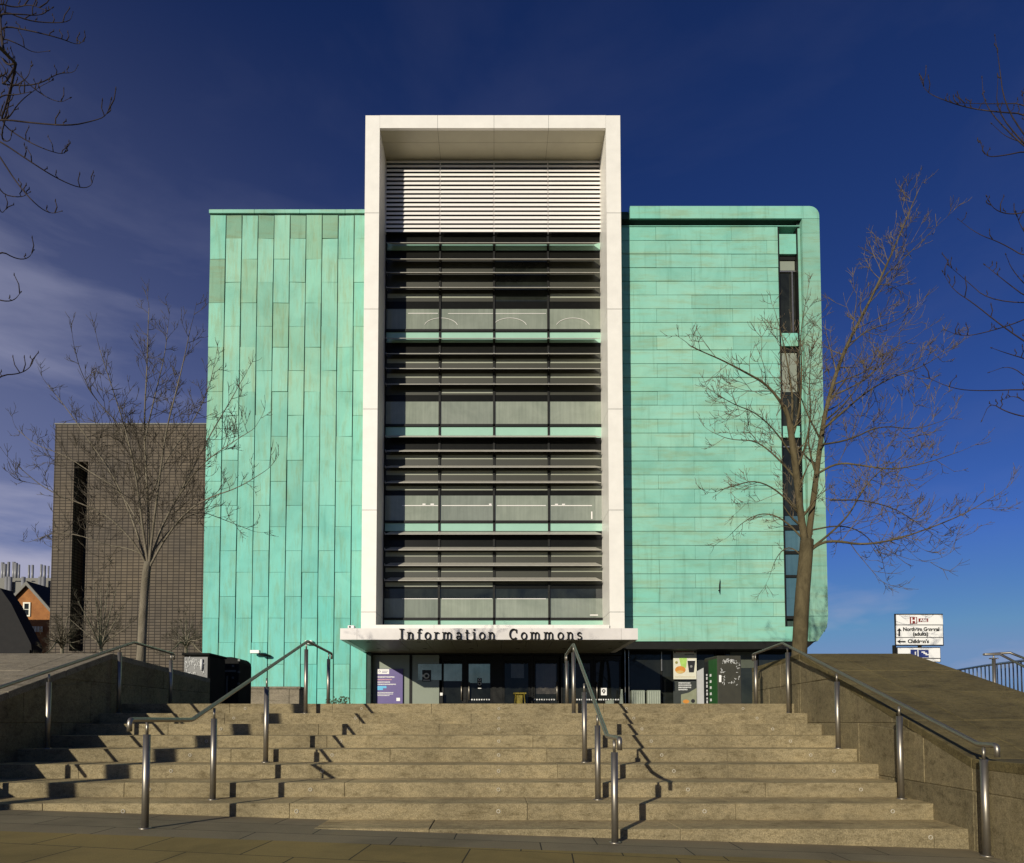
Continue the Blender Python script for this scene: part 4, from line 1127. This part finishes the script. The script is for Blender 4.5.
r = empty('road_sign', ((c0.x+c1.x)/2,Y,0), 'white hospital direction sign with arrows, standing beyond the right-hand stone bank', 'road sign')
m = MB(); m.box(c0.x-.02,c1.x+.02,Y,Y+.03,c1.z-.02,c0.z+.02); bd = m.build('border', BLKP, r)
ysp = [614.9,624.6,625.4,637.2,637.9,644.7]
for k in range(3):
    a = at(895.9,ysp[2*k],Y); b_ = at(942.7,ysp[2*k+1],Y); m = MB(); m.box(a.x,b_.x,Y-.012,Y-.0,b_.z,a.z); m.build('white_panel', WSIGN, r)
Yt = Y-.016
a = at(909.8,617,Yt); b_ = at(917.2,623.8,Yt); m = MB(); m.box(a.x,b_.x,Yt-.002,Yt+.004,b_.z,a.z); m.build('red_square', REDP, r)
text('H', .21, WSIGN, (a.x+b_.x)/2, Yt-.006, b_.z+.017, r, 'CENTER', .006)
a = at(918.6,618.4,Yt); b_ = at(928.2,621.9,Yt); m = MB(); m.box(a.x,b_.x,Yt-.002,Yt+.004,b_.z,a.z); m.build('red_strip', REDP, r)
text('A&E', .105, WSIGN, (a.x+b_.x)/2, Yt-.006, b_.z+.012, r, 'CENTER', .003)
text('Northern General', .135, BLKP, AX(903,631,Yt), Yt, AZ(630.9,Yt), r, bold=.005, sx=.95)
text('(adults)', .135, BLKP, AX(912.8,635,Yt), Yt, AZ(635.6,Yt), r, bold=.005)
text("Children's", .135, BLKP, AX(907.8,643,Yt), Yt, AZ(643.0,Yt), r, bold=.005)
m = MB(); q = lambda l: [(at(x,y,Yt).x, at(x,y,Yt).z) for x,y in l]
m.prism(q([(899.3,628),(901.9,631.2),(900.1,630.6),(900.1,636.3),(898.5,636.3),(898.5,630.6),(896.8,631.2)]), 'y', Yt-.002, Yt+.004)
m.prism(q([(897.2,641.6),(900.8,639.4),(900.0,641.0),(905.6,641.0),(905.6,642.4),(900.0,642.4),(900.8,644.0)]), 'y', Yt-.002, Yt+.004)
m.build('arrow', BLKP, r)
a = at(896.5,647.2,Y); b_ = at(940.8,662,Y); m = MB(); m.box(a.x,b_.x,Y+.002,Y+.03,b_.z,a.z); m.build('lower_border', BLKP, r)
a = at(897.6,648,Y); b_ = at(940.0,658,Y); m = MB(); m.box(a.x,b_.x,Y-.012,Y,b_.z,a.z); m.build('lower_panel', WSIGN, r)
a = at(897.6,658.9,Y); b_ = at(940.0,661.6,Y); m = MB(); m.box(a.x,b_.x,Y-.012,Y,b_.z,a.z); m.build('lower_panel', WSIGN, r)
a = at(910.5,649.6,Yt); b_ = at(917.5,657.5,Yt); m = MB(); m.box(a.x,b_.x,Yt-.002,Yt+.004,b_.z,a.z); a2 = at(918.6,649.9,Yt); b2 = at(928.8,657.5,Yt); m.box(a2.x,b2.x,Yt-.002,Yt+.004,b2.z,a2.z); m.build('blue_square', BLUEP, r)
m = MB(); p = at(915.4,651.5,Yt-.008); m.tube([p, (p.x,p.y,p.z-.09)], .018, 6)
for k in range(3): p = at(921.5+2*k,651.5+1.3*k,Yt-.008); m.box(p.x,p.x+.09,Yt-.01,Yt-.004,p.z-.03,p.z)
m.build('symbol', WSIGN, r)
for px in (894.0,919.5):
    m = MB(); p = at(px,640,Y+.07); m.tube([(p.x,Y+.07,0),(p.x,Y+.07,AZ(645 if px < 900 else 618,Y))], .045, 10); m.build('post', FRAME, r)

r = empty('railing', at(1000,700,15), 'steel pedestrian railing with upright bars beyond the right-hand stone bank', 'railing')
def RP(px, py): # the railing runs from far left to near right
    Y = 20.0 - (px-955)*.085
    return at(px, py, Y)
tops = [(955,670.5),(985,665.5),(1024,660.5),(1060,656)]
m = MB(); m.tube([RP(*t) for t in tops], .03, 8); m.build('top_rail', STEELD, r)
m = MB(); m.tube([(RP(*t).x,RP(*t).y,.12) for t in tops], .025, 8); m.build('bottom_rail', STEELD, r)
px = 957
while px < 1060:
    t = 670.5-(px-955)*.142; p = RP(px,t); m = MB(); m.tube([(p.x,p.y,.12),(p.x,p.y,p.z)], .016, 6); m.build('bar', STEELD, r); px += 4.0
r = empty('handrail', at(994,700,12.5), 'short steel handrail with a flat top rising past the railing at the right edge', 'handrail', 'steel handrails on the steps')
Yh = 12.5
m = MB(); m.tube([at(984,654.5,Yh), at(1000,654.2,Yh), at(1024,666.5,Yh-.8), at(1060,684,Yh-2)], .024, 10); m.build('rail', STEEL, r)
m = MB(); m.tube([at(984,654.5,Yh), at(1010,652.7,Yh+.6), at(1030,660.5,Yh), at(1060,672,Yh-1.2)], .024, 10); m.build('rail', STEEL, r)
m = MB(); p = at(993.7,659,Yh); m.tube([(p.x,Yh,-.5),(p.x,Yh,p.z)], .032, 12); m.build('post', STEEL, r)
m = MB(); m.tube([(p.x,Yh,p.z),(p.x,Yh,AZ(655,Yh))], .012, 8); m.box(p.x-.07,p.x+.07,Yh-.03,Yh+.03,p.z,p.z+.02); m.build('neck', STEEL, r)

# ------------------------------------------------------------------ trees
class Tree:
    def __init__(s, seed, minr=.004, up=.10, curl=.25):
        s.rnd = random.Random(seed); s.w = MB(); s.t = MB(); s.minr = minr; s.up = up; s.curl = curl; s.cnt = 0
    def limb(s, pts, r0, r1, mb=None, n=8):
        k = len(pts); L = [0]
        for a, b in zip(pts, pts[1:]): L.append(L[-1]+(b-a).length)
        rad = [r0+(r1-r0)*(l/L[-1])**.85 for l in L]
        (mb or s.w).tube(pts, rad, n, True); return rad
    def twig(s, p, d, L, r, lvl, dens=1.0):
        rnd = s.rnd; n = 6 if lvl < 3 else 5; pts = [p]; dd = d.normalized(); s.cnt += 1
        bend = Vector((rnd.gauss(0,1),rnd.gauss(0,1),rnd.gauss(0,.5)))*s.curl*.55
        for k in range(n):
            dd = (dd + bend/n + Vector((rnd.gauss(0,1),rnd.gauss(0,1),rnd.gauss(0,1)))*s.curl*.2 + Vector((0,0,s.up*(.4+k/n)))).normalized()
            pts.append(pts[-1]+dd*L/n)
        rad = [max(s.minr*.55, r*(1-.82*k/n)) for k in range(n+1)]
        (s.w if r > .02 else s.t).tube(pts, rad, 5 if r > .02 else 3, False)
        if lvl <= 0 or L < .16: return
        m = max(2, int(round((3.2+2*rnd.random())*dens)))
        for i in range(m):
            u = rnd.uniform(.2,.97); q = u*n; j = min(n-1,int(q)); pp_ = pts[j].lerp(pts[j+1], q-j)
            td = (pts[j+1]-pts[j]).normalized(); ax = td.orthogonal().normalized(); ax.rotate(Matrix.Rotation(rnd.uniform(0,6.28),3,td))
            a = R(rnd.uniform(24,50)); nd = td*math.cos(a)+ax*math.sin(a)
            s.twig(pp_, nd, L*rnd.uniform(.45,.85)*(1.1-.35*u), max(s.minr, rad[j]*.55), lvl-1, dens)
    def dress(s, pts, rad, step, Lmax, lvl, start=.18, dens=1.0, grow=1.0):
        rnd = s.rnd; tot = sum((b-a).length for a,b in zip(pts,pts[1:])); L = tot*start; acc = 0; i = 0
        pos_ = []
        while L < tot:
            pos_.append(L); L += step*rnd.uniform(.5,1.5)
        for L in pos_:
            acc = 0
            for i,(a,b) in enumerate(zip(pts,pts[1:])):
                l = (b-a).length
                if acc+l >= L: break
                acc += l
            u = (L-acc)/l; p = a.lerp(b,u); td = (b-a).normalized(); ax = td.orthogonal().normalized(); ax.rotate(Matrix.Rotation(rnd.uniform(0,6.28),3,td))
            ang = R(rnd.uniform(35,65)); nd = td*math.cos(ang)+ax*math.sin(ang)
            f = 1-.72*L/tot
            s.twig(p, nd, Lmax*f*rnd.uniform(.5,1.1), max(s.minr*1.2, (rad[i]*(1-u)+rad[min(i+1,len(rad)-1)]*u)*.45), lvl, dens)
def smooth(pts, it=2):
    for _ in range(it):
        q = [pts[0]]
        for a,b in zip(pts,pts[1:]): q += [a.lerp(b,.25), a.lerp(b,.75)]
        q.append(pts[-1]); pts = q
    return pts
def traced(poly, Y, dy, seed):
    n = len(poly)-1
    return smooth([at(x, y, Y + dy*(Y/18)*(i/n)**1.2) for i,(x,y) in enumerate(poly)])
def build_tree(name, label, Y, trunk, tr, limbs, seed, bark, twig, step, Lmax, lvl, group=None, minr=.004, up=.10, dens=1.0, cat='tree', curl=.25, ls=1.0):
    T = Tree(seed, minr, up, curl); k = F/Y
    base = at(trunk[0][0], trunk[0][1], Y); root = empty(name, (base.x, Y, 0), label, cat, group)
    tp = smooth([at(x,y,Y) for x,y in trunk],1)
    tp = [Vector((tp[0].x+.02,Y,-.05))] + tp
    tk = MB(); n = len(tp)-1
    rads = [tr[0]*1.18] + [tr[0]+(tr[1]-tr[0])*(i/(n-1)) for i in range(n)]
    tk.tube(tp, rads, 16); tk.build('trunk', bark, root)
    for (poly, dy, r0, r1) in limbs:
        pts = traced(poly, Y, dy, seed); r0 *= ls; rad = T.limb(pts, r0, r1)
        tot = sum((b-a).length for a,b in zip(pts,pts[1:]))
        T.dress(pts, rad, step, min(Lmax, tot*.42), lvl, dens=dens)
        T.twig(pts[-1], pts[-1]-pts[-2], .5, r1, 2, dens)
    T.w.build('limbs', bark, root); T.t.build('crown', twig, root)
    print(name, T.cnt, len(T.t.f)); return root

# right tree
build_tree('bare_tree', 'tall bare tree with a leaning stem before the right end of the green wall', 14.5,
  [(799,660),(800,640),(802,600),(805,565),(807,540)], (.165,.140),
  [ ([(807,548),(812,510),(817,470),(822,430),(828,400),(843,352),(868,305),(890,258),(908,215),(917,194)], 1.2, .115, .010),
    ([(806,548),(800,510),(797,480),(794,455),(790,425)], -.3, .12, .07),
    ([(790,428),(785,408),(768,385),(745,372),(722,360),(703,352),(691,346)], -1.3, .055, .008),
    ([(791,430),(793,400),(789,372),(783,340),(776,315)], .8, .045, .006),
    ([(792,440),(800,410),(802,370),(800,335),(806,300)], -.8, .045, .006),
    ([(797,470),(806,445),(811,415),(809,380),(812,350)], 1.0, .04, .006),
    ([(808,552),(822,542),(838,541),(862,545),(895,540),(930,528),(962,515),(985,502),(1000,493)], -1.0, .05, .006),
    ([(809,550),(830,534),(850,514),(862,490),(880,470),(905,455)], 1.2, .045, .006),
    ([(815,475),(838,462),(865,466),(895,470),(930,462),(958,452)], -1.2, .04, .006),
    ([(822,430),(845,410),(866,392),(892,377),(920,368),(946,352)], .8, .04, .005),
    ([(830,397),(850,388),(872,376),(890,350),(910,340)], -.8, .03, .005),
    ([(820,445),(850,440),(880,425),(915,430),(945,420)], 1.8, .035, .005),
    ([(845,350),(866,330),(895,322),(912,310)], .8, .025, .004),
    ([(868,305),(880,280),(900,262),(925,238),(938,225)], -.8, .025, .004),
    ([(804,540),(785,520),(765,512),(745,520),(730,535)], 1.0, .035, .005),
    ([(800,515),(780,492),(757,480),(735,485),(715,492)], -1.0, .035, .005),
    ([(797,480),(775,455),(755,440),(730,440),(712,432)], .9, .035, .005),
    ([(795,460),(775,430),(755,412),(735,405),(718,395)], -1.6, .03, .005),
    ([(806,560),(790,545),(777,555),(770,575)], .6, .025, .004),
    ([(812,530),(838,525),(860,530),(880,550),(885,572)], 1.2, .03, .004),
    ([(830,500),(865,500),(900,510),(940,540)], 1.6, .03, .004),
  ], 11, BARK, TWIG, .25, 1.9, 3, 'bare trees on the plaza', minr=.0066, up=.09, dens=.58, curl=.34, ls=.68)
# left tree
build_tree('bare_tree', 'slender bare tree with evenly spreading crown in front of the grey tiled block', 12.6,
  [(141,660),(142,640),(144,600),(146,575),(148,562)], (.085,.068),
  [ ([(147,566),(138,548),(125,532),(108,516),(85,505),(60,496),(40,485),(20,468)], -1.2, .045, .006),
    ([(147,566),(138,535),(125,500),(110,470),(92,445),(75,420),(60,400),(48,385)], .8, .05, .006),
    ([(148,565),(143,530),(138,490),(130,445),(118,405),(108,375),(100,350)], -.8, .055, .006),
    ([(148,565),(149,520),(146,470),(144,420),(147,370),(148,330),(149,308)], .5, .06, .006),
    ([(149,565),(154,520),(160,475),(166,430),(178,385),(186,350),(190,330)], -1.0, .055, .006),
    ([(149,566),(160,530),(176,500),(192,470),(210,435),(228,405),(242,380)], 1.2, .05, .006),
    ([(149,568),(164,540),(185,512),(210,497),(238,488),(262,473)], -1.0, .045, .006),
    ([(150,556),(170,528),(198,510),(225,520),(250,530)], 1.6, .03, .005),
    ([(146,556),(128,548),(105,545),(80,535),(55,532),(35,540)], 1.8, .03, .005),
    ([(143,530),(120,490),(95,475),(65,455),(35,445),(18,430)], 1.6, .03, .005),
    ([(150,500),(165,460),(195,420),(210,385),(215,360)], 1.8, .03, .005),
    ([(139,480),(125,430),(95,400),(80,370),(75,350)], -1.8, .03, .005),
    ([(145,440),(155,395),(165,355),(168,325)], 1.8, .03, .005),
    ([(176,500),(200,465),(228,445),(252,430)], -1.5, .03, .005),
  ], 23, BARKG, TWIGG, .20, 1.05, 3, 'bare trees on the plaza', minr=.0058, up=.13, dens=.56, curl=.26, ls=.5)
# small trees before the tiled block
for k,(px,pt,w2,lb_) in enumerate(((101,577,34,'small bare tree with upright twigs right of the slot window of the tiled block'),
                                   (186,612,28,'low bushy bare tree at the right-hand foot of the tiled block'),
                                   (62,612,26,'thin bare tree at the left corner of the tiled block'))):
    Y = 42; base = at(px,655,Y)
    lm_ = []
    rr_ = random.Random(40+k)
    for j in range(9):
        u = -1+2*j/8; x1_ = px+u*w2*.9; y1_ = pt+(abs(u)**1.6)*42+rr_.uniform(-3,5)
        lm_.append(([(px,648),(px+u*5,640),(px+u*w2*.45,(640+y1_)/2+3),(x1_,y1_)], rr_.uniform(-2,2), .07, .012))
    build_tree('small_bare_tree', lb_, Y, [(px,662),(px,655),(px,646)], (.12,.09), lm_, 50+k, BARKG, TWIGG, .42, 1.2, 2, 'small bare trees by the tiled block', minr=.009, up=.12)

# near trees whose branch ends reach into the picture
def near_tree(label, basex, basey, zg, limb_pts, links, twigs, Y, seed, tr, name='overhanging_tree'):
    root = empty(name, (basex, basey, zg), label, 'tree', 'near trees reaching into view'); rnd = random.Random(seed)
    m = MB(); P = smooth([Vector(p) for p in limb_pts])
    n = len(P); m.tube(P, [tr*(1-.86*(i/(n-1))**.9) for i in range(n)], 12); m.build('trunk', BARK, root)
    lm = MB(); tw = MB()
    hub = []
    for l in links:
        q = smooth([Vector(p) for p in l]); lm.tube(q, [.055*(1-.75*i/(len(q)-1)) for i in range(len(q))], 8); hub += q
    if len(lm.v): lm.build('limbs', BARK, root)
    for ti, t in enumerate(twigs):
        dy = rnd.uniform(-.8,.8); pts = [at(x,y,Y+dy+.25*i*rnd.uniform(-.3,.6)) for i,(x,y) in enumerate(t)]
        nr = min(hub, key=lambda h: (h-pts[0]).length)
        pts = smooth([nr, nr.lerp(pts[0],.55)+Vector((0,0,-.08))]+pts, 2)
        n = len(pts); rad = [max(.0026,.0108*(1-i/(n-1))**.7) for i in range(n)]
        tw.tube(pts, rad, 5)
        for k in range(3, n-1):
            if rnd.random() < .28:
                p = pts[k]; L = rnd.uniform(.05,.26); side = rnd.choice((-1,1))
                e = p+Vector((rnd.uniform(-.4,.4)*L, rnd.uniform(-.3,.3)*L, L*rnd.uniform(.4,.9)))
                tw.tube([p, p.lerp(e,.5)+Vector((side*.02,0,0)), e], [.006,.005,.004], 4)
                tw.tube([e-Vector((0,0,.008)), e+Vector((0,0,.022))], [.006,.003], 4)
        e = pts[-1]; tw.tube([e, e+(pts[-1]-pts[-2]).normalized()*.03], [.007,.003], 4)
    tw.build('twigs', TWIGD, root)
LT = [[(0,9),(28,21),(51,23),(70,22),(73,12)], [(0,25),(32,31),(60,38),(77,45),(84,41)], [(0,37),(19,44),(33,53),(49,51)],
      [(0,84),(23,86),(42,83),(58,73),(74,73),(78,65)], [(0,55),(23,79),(42,95),(60,103),(70,98)], [(0,122),(9,118),(19,102),(37,88),(53,80)],
      [(0,119),(32,123),(70,126),(93,121),(107,116),(111,100)], [(0,123),(23,139),(46,150),(65,155),(67,146)], [(0,141),(28,160),(56,178),(79,188),(91,187),(94,176)],
      [(0,157),(18,185),(37,206),(51,214),(62,211)], [(0,194),(21,198),(30,192)], [(0,250),(16,259),(28,259),(34,250)], [(0,301),(14,301),(21,292)],
      [(0,375),(19,374),(30,368),(35,357)], [(0,215),(7,208)], [(0,140),(10,142),(12,132)], [(-4,2),(15,8),(30,4),(45,10)], [(-4,14),(20,14),(40,16),(52,8)], [(0,95),(15,95),(30,92)], [(2,70),(12,88),(28,78),(31,66)]]
g0 = gz(-8,1)
near_tree('bare tree at the left edge, only its drooping dark branch ends in view', -7.9, 1.2, g0,
  [(-7.9,1.2,g0-.05),(-7.85,1.3,1.0),(-7.9,1.8,3.0),(-7.7,2.6,5.2),(-7.2,3.4,7.0),(-6.8,4.2,8.6)],
  [[(-7.85,1.7,2.7),(-7.0,4.2,3.3),(-5.9,6.4,3.3),(-5.5,7.0,2.4)], [(-7.75,2.3,4.4),(-6.6,5.0,5.0),(-5.6,6.8,4.6)], [(-7.6,2.7,5.5),(-6.6,5.0,6.4),(-5.5,6.8,6.2)], [(-7.2,3.4,7.0),(-6.2,5.2,7.4),(-5.3,6.9,7.0)]],
  LT, 7.0, 5, .19)
RT = [[(1030,114),(997,112),(968,108),(943,100),(926,92),(920,78)], [(1030,103),(992,104),(958,103)], [(1004,104),(999,63),(995,36)], [(996,110),(998,78)], [(984,105),(982,78)],
      [(1030,144),(1007,138),(992,124)], [(1030,150),(1002,156),(985,157),(980,141)], [(1030,211),(1011,215),(994,210),(987,197)], [(1030,260),(1002,243),(977,234),(958,219)],
      [(1030,304),(987,299),(968,282),(948,265)], [(1030,345),(1002,326),(972,302),(953,290),(943,272)], [(1030,318),(992,331),(963,337),(945,330)], [(1030,300),(1006,282),(985,265)],
      [(1030,389),(982,391),(953,389),(924,376)], [(1030,360),(1006,353),(992,348)], [(1030,418),(1006,412),(990,402),(982,420)], [(1030,380),(1010,365),(990,372)], [(1030,240),(1020,225),(1016,212)],
      [(1030,290),(1012,270),(1006,255)], [(1030,405),(1015,395),(1002,400)], [(1026,114),(1022,92)]]
g1 = gz(8,2)
near_tree('bare tree at the right edge of the photo, only thin dark twigs in view', 9.6, 3.0, g1,
  [(9.6,3.0,g1-.05),(9.5,3.2,1.0),(9.4,3.8,3.2),(9.0,4.6,5.4),(8.6,5.4,7.6),(8.3,6.2,9.2)],
  [[(9.45,3.6,2.6),(8.6,5.6,3.4),(7.2,7.4,3.6)], [(9.1,4.4,4.6),(8.2,6.2,5.2),(7.0,7.6,5.2)], [(8.9,4.8,6.0),(8.0,6.6,6.6),(6.8,7.6,6.4)]],
  RT, 8.0, 9, .2)

# ------------------------------------------------------------------ output
sc.view_settings.view_transform = 'Standard'; sc.view_settings.look = 'None'; sc.view_settings.gamma = 1; sc.view_settings.exposure = 0
sc.view_settings.use_curve_mapping = False
sc.render.engine = 'CYCLES'
sc.cycles.max_bounces = 6
